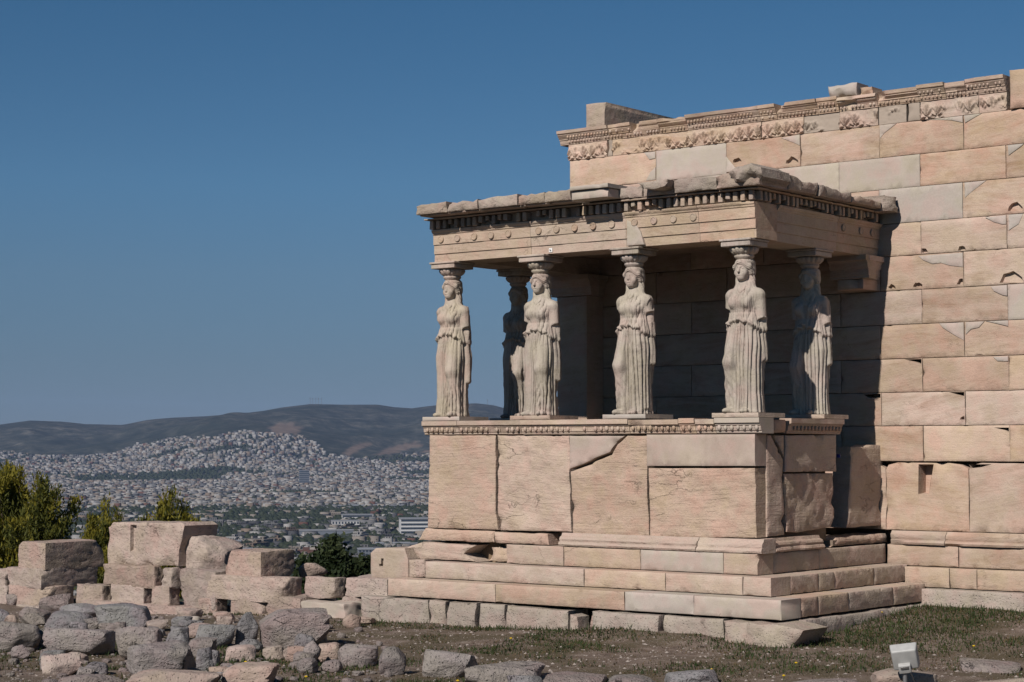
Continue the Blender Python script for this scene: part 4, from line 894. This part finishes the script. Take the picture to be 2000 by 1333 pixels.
def leafmat(name, a, b, sc=3., tr=.35):
    m, t, bs = nodes(name); B = NB(t); tc = B.n('ShaderNodeTexCoord')
    c = B.ramp(B.noise(tc.outputs['Object'], sc, 4, .7), [(.3, a), (.68, b)])
    B.l(c, bs.inputs['Base Color']); bs.inputs['Roughness'].default_value = .7; bs.inputs['Specular IOR Level'].default_value = .2
    tl = B.n('ShaderNodeBsdfTranslucent'); B.l(c, tl.inputs[0]); mx = B.n('ShaderNodeMixShader'); mx.inputs[0].default_value = tr
    B.l(bs.outputs[0], mx.inputs[1]); B.l(tl.outputs[0], mx.inputs[2]); B.l(mx.outputs[0], t.nodes['Material Output'].inputs[0]); return m
M_GR = leafmat('weed_green', (.020, .042, .014), (.060, .080, .026), 2.2); M_DRY = leafmat('dry_weed', (.075, .055, .028), (.15, .105, .05), 3)
def blades(name, n, lo, hi, wd, thr, mat, lab, lean=.6, seed=0):
    x, y = scatter(n, -14, 9, -13.5, 3.2); k = gmask(x, y) > thr+rng.uniform(-.12, .12, len(x)); x, y = x[k], y[k]; n = len(x)
    mm = gmask(x, y); h = rng.uniform(lo, hi, n)*(.6+.7*np.clip(mm+.2, 0, 1)); a = rng.uniform(0, 6.28, n); le = rng.uniform(.1, lean, n)*h
    z = gz(x, y)-.004; w2 = wd*rng.uniform(.6, 1.3, n); b = np.stack([x, y, z], -1); d = np.stack([np.cos(a), np.sin(a), a*0], -1); pn = np.stack([-np.sin(a), np.cos(a), a*0], -1)
    up = np.array([0, 0, 1.])
    V = np.stack([b-pn*w2[:, None], b+pn*w2[:, None], b+pn*w2[:, None]*.7+d*le[:, None]*.35+up*h[:, None]*.6, b+d*le[:, None]+up*h[:, None]], 1)
    F = np.array([[0, 1, 2], [0, 2, 3]])
    tag(put(name, mesh(name, V.reshape(-1, 3), (F[None]+np.arange(n)[:, None, None]*4).reshape(-1, 3), mat, 0), (0, 0, 0)), lab, 'grass', None, 'stuff')
blades('grass', 125000, .025, .085, .006, .10, M_GR, 'short green weeds and grass growing over the soil')
blades('low_weeds', 80000, .008, .03, .014, .05, M_GR, 'flat green weed leaves creeping over the soil', 2.5)
blades('dry_grass', 70000, .015, .05, .007, -.06, M_DRY, 'dry brown weeds between the green grass', 1.4)
M_YEL = plain('petal_yellow', (.75, .50, .02), .6); M_STEM = plain('stem_green', (.06, .09, .025), .7)
for px, py in ((1685, 1199), (1722, 1196), (1902, 1262), (1905, 1290), (1910, 1300), (1555, 1295), (998, 1247), (1531, 1320), (480, 1293), (1390, 1308), (894, 1330), (598, 1322), (343, 1312), (1694, 1203)):
    p = onG(px, py+10); h = 9/ppm(p)
    f = thing('wildflower', 'tiny yellow wildflower growing in the weeds', 'flower', tuple(float(v) for v in p), 'yellow wildflowers in the weeds')
    V, F = lathe([(0, .004), (h, .003)], 5); put('stem', mesh('stem', V, F, M_STEM), p, f)
    V, F = lathe([(h-.005, .002), (h+.004, .014), (h+.010, .017), (h+.013, .009), (h+.016, .001)], 9, lambda t, zz: .25*np.cos(t*3)); put('flower_head', mesh('flower_head', V, F, M_YEL), p, f)
# ================================================================== FLOODLIGHT
p = onG(1768, 1352); m = ppm(p)
M_LAMP = plain('lamp_grey', (.36, .36, .35), .45, 0, .22, 14); M_MET = plain('galvanised', (.25, .25, .25), .4, .6, .1); M_BLK = plain('cable_black', (.015, .015, .015), .5)
fl = thing('floodlight', 'grey box floodlight on a short post aimed up at the porch', 'floodlight', tuple(float(v) for v in p))
hz = (1352-1284)/m; hw = 52/m; hh = 46/m
def bbox(name, sx, sy, sz, loc, rot, mat, par, bev=.012, taper=0):
    bm = bmesh.new(); bmesh.ops.create_cube(bm, size=1)
    for v in bm.verts:
        k = 1-taper*(v.co.y+.5); v.co = Vector((v.co.x*sx*k, v.co.y*sy, v.co.z*sz*k))
    bmesh.ops.bevel(bm, geom=bm.edges[:], offset=bev, segments=3, affect='EDGES', profile=.6)
    me = bpy.data.meshes.new(name); bm.to_mesh(me); bm.free(); me.materials.append(mat); me.shade_smooth(); me.set_sharp_from_angle(angle=rad(40))
    return put(name, me, loc, par, rot)
RZ = rad(24)
hc = p+np.array([0, 0, hz]); rot = (rad(28), rad(-8), RZ)
bbox('housing', hw*.92, .13, hh*.95, hc, rot, M_LAMP, fl, .02, -.12)
R3 = Matrix.Rotation(RZ, 3, 'Z') @ Matrix.Rotation(rad(-8), 3, 'Y') @ Matrix.Rotation(rad(28), 3, 'X')
def hl(x, y, z): return hc+np.array(R3 @ Vector((x, y, z)))
bbox('front_glass', hw*.9, .012, hh*.9, hl(0, .078, 0), rot, plain('lamp_glass', (.12, .13, .14), .1), fl, .004)
bbox('gear_box', hw*.46, .06, hh*.42, hl(-hw*.05, -.085, -hh*.33), rot, M_LAMP, fl, .012)
bbox('access_plate', hw*.30, .01, hh*.12, hl(-hw*.05, -.118, -hh*.22), rot, M_MET, fl, .003)
V, F = lathe([(-.15, .022), (hz-.09, .022), (hz-.088, .03), (hz-.05, .03)], 14); put('post', mesh('post', V, F, M_MET), p, fl)
bbox('bracket', hw*.5, .05, .02, p+np.array([0, 0, hz-.06]), (0, 0, RZ), M_MET, fl, .004)
def tube(name, pts, r, mat, par, n=7):
    pts = np.array(pts, float); V = []
    for i, q in enumerate(pts):
        t = pts[min(i+1, len(pts)-1)]-pts[max(i-1, 0)]; t /= np.linalg.norm(t)+1e-9
        a = np.cross(t, [0.3, .9, .1]); a /= np.linalg.norm(a); b = np.cross(t, a); th = np.linspace(0, 6.283, n, endpoint=False)
        rr = r[i] if hasattr(r, '__len__') else r
        V.append(q+rr*(np.cos(th)[:, None]*a+np.sin(th)[:, None]*b))
    return mk(name, np.concatenate(V), gridF(len(pts), n, True), mat, par, 180)
q0 = hl(hw*.12, -.11, -hh*.48)
tube('cable', [q0+(p+np.array([.03, -.02, .02])-q0)*t+np.array([.07*math.sin(3.14*t), 0, -.04*math.sin(3.14*t)]) for t in np.linspace(0, 1, 12)], .006, M_BLK, fl)
# ================================================================== SHRUBS BEHIND THE WALL
def shrub(name, lab, px0, px1, top, base, Y, mats, n, spiky, seed, leaf=.05, grp=None):
    rg = np.random.default_rng(seed); b = onY((px0+px1)/2, base, Y); m = ppm(b); wd = (px1-px0)/m/2; H = (base-top)/m; zb = float(gz(b[0], b[1]))
    t = thing(name, lab, 'bush', (float(b[0]), Y, zb), grp); b0 = np.array([b[0], Y, zb]); H += b[2]-zb
    # branches: upright limbs with side shoots; leaves cluster along them
    tips = []
    nb = (56 if wd > 1.2 else 26) if spiky else 18
    for i in range(nb):
        a = rg.uniform(0, 6.283); rr = wd*math.sqrt(rg.uniform(0, 1))*.95; hh_ = H*(1-.5*(rr/wd)**1.8)*rg.uniform(.72, 1.03)
        tip = b0+np.array([rr*math.cos(a), rr*math.sin(a)*.8, hh_]); mid = b0+(tip-b0)*.5+np.array([math.cos(a), math.sin(a)*.8, 0])*rr*.25
        ts = np.linspace(0, 1, 9)[:, None]; path = (1-ts)**2*b0+2*ts*(1-ts)*mid+ts**2*tip; tips.append(path)
        tube('branch', path, np.linspace(.045, .008, 9), M_BARK, t, 5)
    tr = b0+np.zeros(3); tube('trunk', [tr+[0, 0, -.15], tr+[0, .02, .3], tr+[.03, 0, .6]], [.10, .08, .06], M_BARK, t, 8)
    ps = []; ds = []
    for path in tips:
        k = rg.integers(2, 9, n//nb); q = path[k]; f = rg.uniform(0, 1, n//nb)[:, None]; q = q*f+path[k-1]*(1-f)
        sp = min(wd, .8)*(.33 if spiky else .34)*(1.12-(k/9.))[:, None]; off = rg.normal(size=(n//nb, 3))*sp; off[:, 2] *= 1.0; ps.append(q+off)
        dd = rg.normal(size=(n//nb, 3))*(.45 if spiky else .8)+np.array([0, 0, 1.0 if spiky else .35])+off/np.linalg.norm(off, axis=1)[:, None]*.5; ds.append(dd)
    Pp = np.concatenate(ps); dd = np.concatenate(ds); dd /= np.linalg.norm(dd, axis=1)[:, None]
    Pp = Pp[(Pp[:, 2] > zb+.05)]; dd = dd[:len(Pp)]
    N = len(Pp); sz = leaf*rg.uniform(.6, 1.4, N); sd_ = np.cross(dd, rg.normal(size=(N, 3))); sd_ /= np.linalg.norm(sd_, axis=1)[:, None]
    wr = .22 if spiky else .42
    V = np.stack([Pp-sd_*(sz*wr)[:, None]+dd*(sz*.4)[:, None], Pp, Pp+sd_*(sz*wr)[:, None]+dd*(sz*.4)[:, None], Pp+dd*sz[:, None]*1.5], 1)
    F = (np.array([[0, 1, 3], [1, 2, 3]])[None]+np.arange(N)[:, None, None]*4).reshape(-1, 3)
    mi = np.repeat((fbm(Pp, 2.2, 2, seed) > rg.uniform(-.3, .3, N)).astype(int), 2)
    c = b0; o = put('crown', mesh('crown', V.reshape(-1, 3)-c, F, mats, 0, mi), c, t); tag(o, kind='stuff')
M_BARK = plain('bark', (.07, .05, .035), .9, 0, .3)
M_J1 = leafmat('juniper_olive', (.12, .115, .016), (.26, .22, .03), 6); M_J2 = leafmat('juniper_dark', (.05, .062, .014), (.11, .11, .02), 6)
M_O1 = leafmat('evergreen_leaf', (.012, .024, .010), (.035, .05, .018), 8); M_O2 = leafmat('evergreen_leaf_light', (.03, .045, .02), (.06, .075, .03), 8)
shrub('juniper_bush', 'large yellow green bush behind the slab on the ruined wall', -140, 205, 903, 1105, 2.2, [M_J1, M_J2], 60000, True, 21, .07)
shrub('juniper_bush', 'small yellow green bush peeping between the large bush and the slotted block', 148, 282, 966, 1105, 2.4, [M_J1, M_J2], 24000, True, 22, .06)
shrub('juniper_bush', 'yellow green bush rising behind the slotted block', 250, 412, 955, 1110, 2.0, [M_J1, M_J2], 26000, True, 23, .06)
shrub('evergreen_bush', 'dark green leafy bush behind the low wall near the podium corner', 545, 742, 1050, 1135, 2.2, [M_O1, M_O2], 15000, False, 24, .07)
# ================================================================== CITY PLAIN AND HILLS
# polar sheet round the viewpoint: az is measured from +y towards -x
SKY = np.array([(-900, 850), (-500, 838), (-200, 836), (0, 832), (60, 824), (120, 826), (168, 831), (240, 832), (288, 823), (336, 818), (400, 815), (468, 810), (516, 804), (551, 797.5), (605, 791), (670, 792), (738, 792), (770, 797), (805, 799), (860, 792), (930, 789), (965, 793), (1000, 803), (1100, 812), (1400, 800), (1900, 820), (2600, 830)], float)
HOR = 666.5+FPX*math.tan(_p)
def az2px(az): return 1000+FPX*np.tan(np.clip(_a-az, -1.2, 1.2))
CITY = np.array([(-600, 890), (0, 885), (120, 893), (215, 890), (260, 872), (330, 858), (420, 855), (480, 846), (520, 848), (590, 856), (618, 868), (604, 862), (640, 890), (700, 897), (780, 892), (840, 890), (1000, 892), (2000, 892)], float)
CITY = CITY[np.argsort(CITY[:, 0])]
def terr(r, az):
    px = az2px(az); H = np.interp(px, SKY[:, 0], SKY[:, 1]); R0 = 9600.
    top = 2.16+R0*(HOR-H)/FPX
    pl = -104+18*sstep(3500, 7000, r)
    pos = np.stack([r*np.sin(az), r*np.cos(az), r*0], -1)
    rise = sstep(5400, R0, r)**1.35
    spur = 120*np.exp(-((px-480)/170)**2)*sstep(5200, 7000, r)*(1-sstep(7200, 9200, r))*.6
    z = pl+(top-pl)*rise+spur
    k = rise*(1-rise)*4
    z = z+k*60*(.5-np.abs(fbm(pos, 1/1100., 5, 77))*1.6)+k*22*fbm(pos, 1/230., 4, 78)
    z = np.where(r > R0, z-(r-R0)*.06, z)
    near = sstep(700, 40, r); z = z+near*78
    return z
def cover():
    m, t, b = nodes('hills'); B = NB(t); tc = B.n('ShaderNodeTexCoord'); v = tc.outputs['Object']
    n1 = B.noise(v, .0016, 5, .65); n2 = B.noise(v, .014, 6, .8); at = B.n('ShaderNodeAttribute', attribute_name='urban')
    col = B.ramp(n2, [(.34, (.014, .019, .015)), (.5, (.042, .046, .038)), (.66, (.125, .118, .10))])
    col = B.mix(B.ramp(n1, [(.42, (0, 0, 0)), (.62, (1, 1, 1))]), col, B.ramp(n2, [(.3, (.012, .018, .014)), (.7, (.038, .044, .034))]))
    urb = B.ramp(n2, [(.35, (.035, .04, .03)), (.65, (.11, .105, .10))])
    col = B.mix(at.outputs['Fac'], col, urb)
    sc = B.n('ShaderNodeAttribute', attribute_name='bare'); col = B.mix(sc.outputs['Fac'], col, B.ramp(n2, [(.3, (.09, .07, .055)), (.7, (.19, .145, .115))]))
    B.l(col, b.inputs['Base Color']); b.inputs['Roughness'].default_value = 1; b.inputs['Specular IOR Level'].default_value = 0
    return m
rr = np.concatenate([np.geomspace(75, 1500, 30)[:-1], np.linspace(1500, 11500, 260), np.linspace(11600, 15000, 8)])
azs = np.concatenate([np.linspace(rad(-75), rad(25), 60)[:-1], np.linspace(rad(25), rad(62), 390), np.linspace(rad(62), rad(150), 50)[1:]])
RR, AZ = np.meshgrid(rr, azs, indexing='ij'); ZZ = terr(RR, AZ)
V = np.stack([CAM[0]-RR*np.sin(AZ), CAM[1]+RR*np.cos(AZ), ZZ], -1)
te = put('hills', mesh('hills', V.reshape(-1, 3), gridF(len(rr), len(azs))[:, ::-1].copy(), cover(), 180), (0, 0, 0)); tag(te, kind='structure')
U, R_ = proj(V.reshape(-1, 3)); citytop = np.interp(U, CITY[:, 0], CITY[:, 1])
urb = sstep(0, 6, R_-citytop)*(RR.ravel() > 800)
a = te.data.attributes.new('urban', 'FLOAT', 'POINT'); a.data.foreach_set('value', urb.astype(np.float32))
# quarry scars on the slope, in real coordinates
def scar(u, v):
    q = np.zeros(u.shape); nz = fbm(np.stack([u*.09, v*.25, u*0], -1), 1, 4, 9)*9
    for cx_, cy_, rx, ry, sl in ((556, 838, 29, 12, 0), (696, 876, 26, 7, -.35), (775, 877, 40, 7, -.25), (835, 884, 14, 4, 0)):
        dy = v-cy_-sl*(u-cx_); q = np.maximum(q, sstep(1.15, .75, np.hypot((u-cx_)/rx, (dy+nz*.5)/ry)+nz*.07))
    return q
bare = scar(U, R_)*(RR.ravel() > 5200)
a = te.data.attributes.new('bare', 'FLOAT', 'POINT'); a.data.foreach_set('value', bare.astype(np.float32))
# ---- buildings
rng = np.random.default_rng(5)
def belt(u, v, az, r):
    """streets of trees and parks: fewer houses"""
    pos = np.stack([r*np.sin(az), r*np.cos(az), r*0], -1); q = fbm(pos, 1/330., 3, 31)*.6+fbm(np.stack([pos[..., 0]/900, pos[..., 1]/260, r*0], -1), 1, 3, 33)*.5
    park = 1.6*sstep(.05, .02, np.abs(r-5600)/5600)*sstep(rad(46.8), rad(47.6), az)*sstep(rad(51.8), rad(51.0), az)+sstep(.03, .01, np.abs(r-4300)/4300)*sstep(rad(43.5), rad(44), az)*sstep(rad(47), rad(46), az)
    return q+.55*park
N = 185000
r = np.sqrt(rng.uniform(1350**2, 8600**2, N)); az = rng.uniform(rad(27), rad(60), N)
x = CAM[0]-r*np.sin(az); y = CAM[1]+r*np.cos(az); z = terr(r, az); u, v = proj(np.stack([x, y, z], -1))
bl = belt(u, v, az, r)
da = .35+.25*np.round(vnoise(np.stack([x/420, y/420, x*0], -1), 3)*3); l1 = (x*np.cos(da)+y*np.sin(da))/62 % 1; l2 = (-x*np.sin(da)+y*np.cos(da))/88 % 1; street = (l1 < .2) | (l2 < .15)
keep = ~street & (v > np.interp(u, CITY[:, 0], CITY[:, 1])+rng.uniform(-2, 6, N)) & (bl < .17+rng.uniform(-.06, .06, N)) & (rng.uniform(0, 1, N) < np.where(r < 3300, .22, .62)*np.where(v < 878, .8, 1))
x, y, z, r, u, v = [q[keep] for q in (x, y, z, r, u, v)]; n = len(x)
near = r < 3300
L = rng.uniform(7, 14, n)*np.where(near & (rng.uniform(0, 1, n) < .22), rng.uniform(1.5, 3.6, n), 1); Wd = rng.uniform(6, 12, n); Hh = rng.uniform(5, 13, n)*np.where(near, .75, 1)
ang = .35+.25*np.round(vnoise(np.stack([x/420, y/420, x*0], -1), 3)*3)+rng.normal(0, .05, n)+np.where(rng.uniform(0, 1, n) < .5, np.pi/2, 0)
cub = np.array([(sx, sy, sz) for sz in (0, 1) for sy in (-.5, .5) for sx in (-.5, .5)], float)
qf = np.array([(4, 5, 7, 6), (0, 1, 5, 4), (2, 6, 7, 3)[::1], (0, 4, 6, 2), (1, 3, 7, 5)])
def cmat(name, col, win=True):
    m, t, b = nodes(name); B = NB(t); tc = B.n('ShaderNodeTexCoord'); ge = B.n('ShaderNodeNewGeometry')
    col = tuple(k*.62 for k in col); c = B.mix(B.noise(tc.outputs['Object'], .03, 3, .7), tuple(k*.6 for k in col), tuple(min(1, k*1.35) for k in col))
    sp_ = B.n('ShaderNodeSeparateXYZ'); B.l(tc.outputs['Object'], sp_.inputs[0]); nn = B.n('ShaderNodeSeparateXYZ'); B.l(ge.outputs['Normal'], nn.inputs[0])
    fl = B.math('FRACT', B.math('MULTIPLY', sp_.outputs[2], 1/3.1)); h = B.math('FRACT', B.math('MULTIPLY', B.math('ADD', sp_.outputs[0], sp_.outputs[1]), 1/3.4))
    wn = B.math('MULTIPLY', B.math('LESS_THAN', fl, .55), B.math('LESS_THAN', h, .6)); wn = B.math('MULTIPLY', wn, B.math('LESS_THAN', nn.outputs[2], .5))
    if win: c = B.mix(wn, c, tuple(k*.22 for k in col))
    B.l(c, b.inputs['Base Color']); b.inputs['Roughness'].default_value = .9; b.inputs['Specular IOR Level'].default_value = .1; return m
CM_ = [cmat('plaster_white', (.40, .39, .38)), cmat('plaster_cream', (.31, .275, .24)), cmat('plaster_grey', (.20, .20, .205)), cmat('plaster_tan', (.25, .195, .155)), cmat('roof_tile_red', (.16, .085, .065), False), cmat('concrete_dark', (.09, .092, .10))]
def bverts(i):
    ca, sa = np.cos(ang[i]), np.sin(ang[i]); p = cub[None]*np.stack([L[i], Wd[i], Hh[i]+6], -1)[:, None]
    return np.stack([p[..., 0]*ca[:, None]-p[..., 1]*sa[:, None], p[..., 0]*sa[:, None]+p[..., 1]*ca[:, None], p[..., 2]-6], -1)
mi = rng.choice(6, n, p=[.28, .24, .20, .10, .03, .15])
area = np.sqrt(L*Hh)/r*((u > -20) & (u < 840)); order = np.argsort(-area); big = order[:288]; rest = order[288:]
LABC = ['white rendered apartment block in the hazy city plain', 'cream rendered apartment block in the hazy city plain', 'grey concrete apartment block in the hazy city plain', 'tan rendered apartment block in the hazy city plain', 'red tiled low building in the hazy city plain', 'dark concrete building in the hazy city plain']
GRC = ['white blocks of the city', 'cream blocks of the city', 'grey blocks of the city', 'tan blocks of the city', 'red tiled buildings of the city', 'dark buildings of the city']
for i in big:
    k = int(mi[i]); h = Hh[i]; l, w_ = L[i], Wd[i]
    parts = [boxv(-l/2, -w_/2, -6, l/2, w_/2, h), boxv(-l/2+.4, -w_/2-.9, h*.28, l/2-.4, -w_/2, h*.34), boxv(-l/2+.4, -w_/2-.9, h*.62, l/2-.4, -w_/2, h*.68), boxv(-l*.12, -w_*.2, h, l*.14, w_*.2, h+2.6)]
    Vb, Fb = merge(parts)
    o = put('apartment_block', mesh('apartment_block', Vb, Fb, CM_[k], 0), (x[i], y[i], z[i]), None, (0, 0, float(ang[i])))
    tag(o, LABC[k], 'building', GRC[k])
Vb = bverts(rest)+np.stack([x, y, z], -1)[rest][:, None]; m_ = len(rest)
Fb = (qf[None]+np.arange(m_)[:, None, None]*8).reshape(-1, 4)
o = put('distant_houses', mesh('distant_houses', Vb.reshape(-1, 3), Fb, CM_, 0, np.repeat(mi[rest], 5)), (0, 0, 0)); tag(o, 'thousands of pale houses covering the plain up to the hills', 'city', None, 'stuff')
# ---- trees of the plain
N = 76000; r = np.where(np.arange(N) < 17000, np.sqrt(rng.uniform(1300**2, 3500**2, N)), np.sqrt(rng.uniform(1300**2, 7600**2, N))); az = rng.uniform(rad(27), rad(60), N)
x2 = CAM[0]-r*np.sin(az); y2 = CAM[1]+r*np.cos(az); z2 = terr(r, az); u2, v2 = proj(np.stack([x2, y2, z2], -1)); bl = belt(u2, v2, az, r)
k = (v2 > np.interp(u2, CITY[:, 0], CITY[:, 1])) & ((bl > .12+rng.uniform(-.08, .08, N)) | (rng.uniform(0, 1, N) < np.where(r < 3400, .75, .34)))
x2, y2, z2, r = x2[k], y2[k], z2[k], r[k]; n2 = len(x2); vi, fi = ico(1)
s2 = rng.uniform(2.6, 5.5, n2)*np.where(r > 3000, 1.3, 1.0)
Vt = vi[None]*s2[:, None, None]*rng.uniform(.65, 1.25, (n2, len(vi), 3))*np.array([1, 1, .95])+np.stack([x2, y2, z2+s2*.7], -1)[:, None]
o = put('city_trees', mesh('city_trees', Vt.reshape(-1, 3), (fi[None]+np.arange(n2)[:, None, None]*len(vi)).reshape(-1, 3), leafmat('city_tree_leaf', (.012, .020, .010), (.04, .048, .024), .05, .1), 0), (0, 0, 0)); tag(o, 'dark belts of trees between the houses of the plain', 'trees', None, 'stuff')
# ---- larger buildings that can be told apart
def onT(px, py):
    r = 2500.; d = ray(px, py); a_ = math.atan2(-d[0], d[1]); hd = math.hypot(d[0], d[1])
    for _ in range(40): r = (float(terr(np.array([r]), np.array([a_]))[0])-CAM[2])/d[2]*hd; r = min(max(r, 1300), 8000)
    return np.array([CAM[0]-r*math.sin(a_), CAM[1]+r*math.cos(a_), float(terr(np.array([r]), np.array([a_]))[0])])
M_WB = plain('white_render', (.45, .45, .45), .8, 0, .05, .1); M_WIN = plain('window_glass', (.035, .045, .06), .25); M_RF = plain('flat_roof', (.22, .23, .25), .9, 0, .1, .1); M_SHED = plain('shed_wall', (.13, .145, .17), .9, 0, .1, .1)
def building(name, lab, x0, x1, y0, y1, floors, wm, mode, cols=0, depth=22):
    p = onT((x0+x1)/2, y1); m = ppm(p); wd = (x1-x0)/m; h = (y1-y0)/m; t = thing(name, lab, 'building', tuple(float(q) for q in p))
    t.rotation_euler = (0, 0, rad(YAW)+.12)
    def part(nm, b_, mt, par=t):
        Vp, Fp = boxv(*b_); o = bpy.data.objects.new(nm, mesh(nm, Vp, Fp, mt, 0)); link(o, par); return o
    wl = part('wall', (-wd/2, 0, -8, wd/2, depth, h), wm)
    part('roof', (-wd/2-.6, -.6, h+.02, wd/2+.6, depth+.6, h+.7), M_RF)
    fh = h/floors
    for f in range(floors):
        if mode == 'band': part('window', (-wd/2+.8, -.25, f*fh+fh*.35, wd/2-.8, -.02, f*fh+fh*.85), M_WIN)
        elif mode == 'grid':
            cw = wd/cols
            for c in range(cols): part('window', (-wd/2+c*cw+cw*.22, -.25, f*fh+fh*.3, -wd/2+c*cw+cw*.78, -.02, f*fh+fh*.8), M_WIN)
    return t
building('office_block', 'white office block with four dark window bands beside the podium edge', 782, 870, 1014, 1052, 5, M_WB, 'band', depth=30)
building('office_block', 'long white institutional building with a row of square windows', 648, 702, 1018, 1034, 2, M_WB, 'grid', 9)
building('office_block', 'upper white wing with a dark window band behind the institutional building', 668, 728, 1006, 1019, 2, M_WB, 'band')
building('storage_shed', 'wide grey shed with a pale flat front among the dark trees', 585, 690, 1037, 1052, 1, M_SHED, 'none')
building('storage_shed', 'long low shed with white roof edge just above the notched block', 735, 815, 1062, 1072, 1, M_WB, 'band')
building('office_block', 'bluish office block with rows of small windows beside the green bush', 700, 760, 1074, 1100, 4, M_SHED, 'grid', 9)
building('storage_shed', 'pale low shed left of the loose squared block', 395, 470, 1058, 1068, 1, M_WB, 'band')
building('office_block', 'dark glass office tower rising from the middle of the plain', 584, 604, 920, 952, 8, M_SHED, 'band', depth=40)
building('storage_shed', 'low white hall in front of the shed with pale roof', 420, 492, 1074, 1090, 2, M_WB, 'grid', 7)
building('storage_shed', 'long grey hall before the belt of trees', 545, 640, 992, 1000, 1, M_SHED, 'none', depth=50)
building('storage_shed', 'long pale warehouse beyond the institutional building', 650, 790, 988, 998, 2, M_RF, 'band', depth=50)
for i, (px, row, h) in enumerate(((611, 778, 1), (617, 776, 1), (622, 779, 1), (628, 777, 1), (606, 782, 1), (952, 778, 1))):
    a_ = _a-math.atan((px-1000)/FPX); d = 9590.; b = np.array([CAM[0]-d*math.sin(a_), CAM[1]+d*math.cos(a_), float(terr(np.array([d]), np.array([a_]))[0])]); hh_ = 36. if px < 700 else 30.
    mast = thing('radio_mast', 'thin radio mast standing on the far hill crest', 'mast', tuple(float(q) for q in b), 'radio masts on the hills')
    V, F = lathe([(-6, 1.1), (hh_*.6, .8), (hh_, .3)], 6); put('pole', mesh('pole', V, F, M_MET), b, mast)
    V, F = boxv(-1.6, -1.2, hh_*.72, 1.6, 1.2, hh_*.86); put('antenna', mesh('antenna', V, F, M_MET, 0), b, mast)
# ================================================================== HAZE
def haze(dens):
    V, F = boxv(-13500, -300, -240, 1500, 13500, 420); m = bpy.data.materials.new('haze'); m.use_nodes = True; t = m.node_tree
    t.nodes.remove(t.nodes['Principled BSDF']); pv = t.nodes.new('ShaderNodeVolumePrincipled'); pv.inputs['Color'].default_value = (.42, .60, 1, 1); pv.inputs['Density'].default_value = dens; pv.inputs['Anisotropy'].default_value = 0
    t.links.new(pv.outputs[0], t.nodes['Material Output'].inputs['Volume'])
    o = put('haze', mesh('haze', V, F, m, 0), (0, 0, 0)); tag(o, 'pale blue haze in the air over the plain', 'haze', None, 'stuff')
haze(3.0e-5)
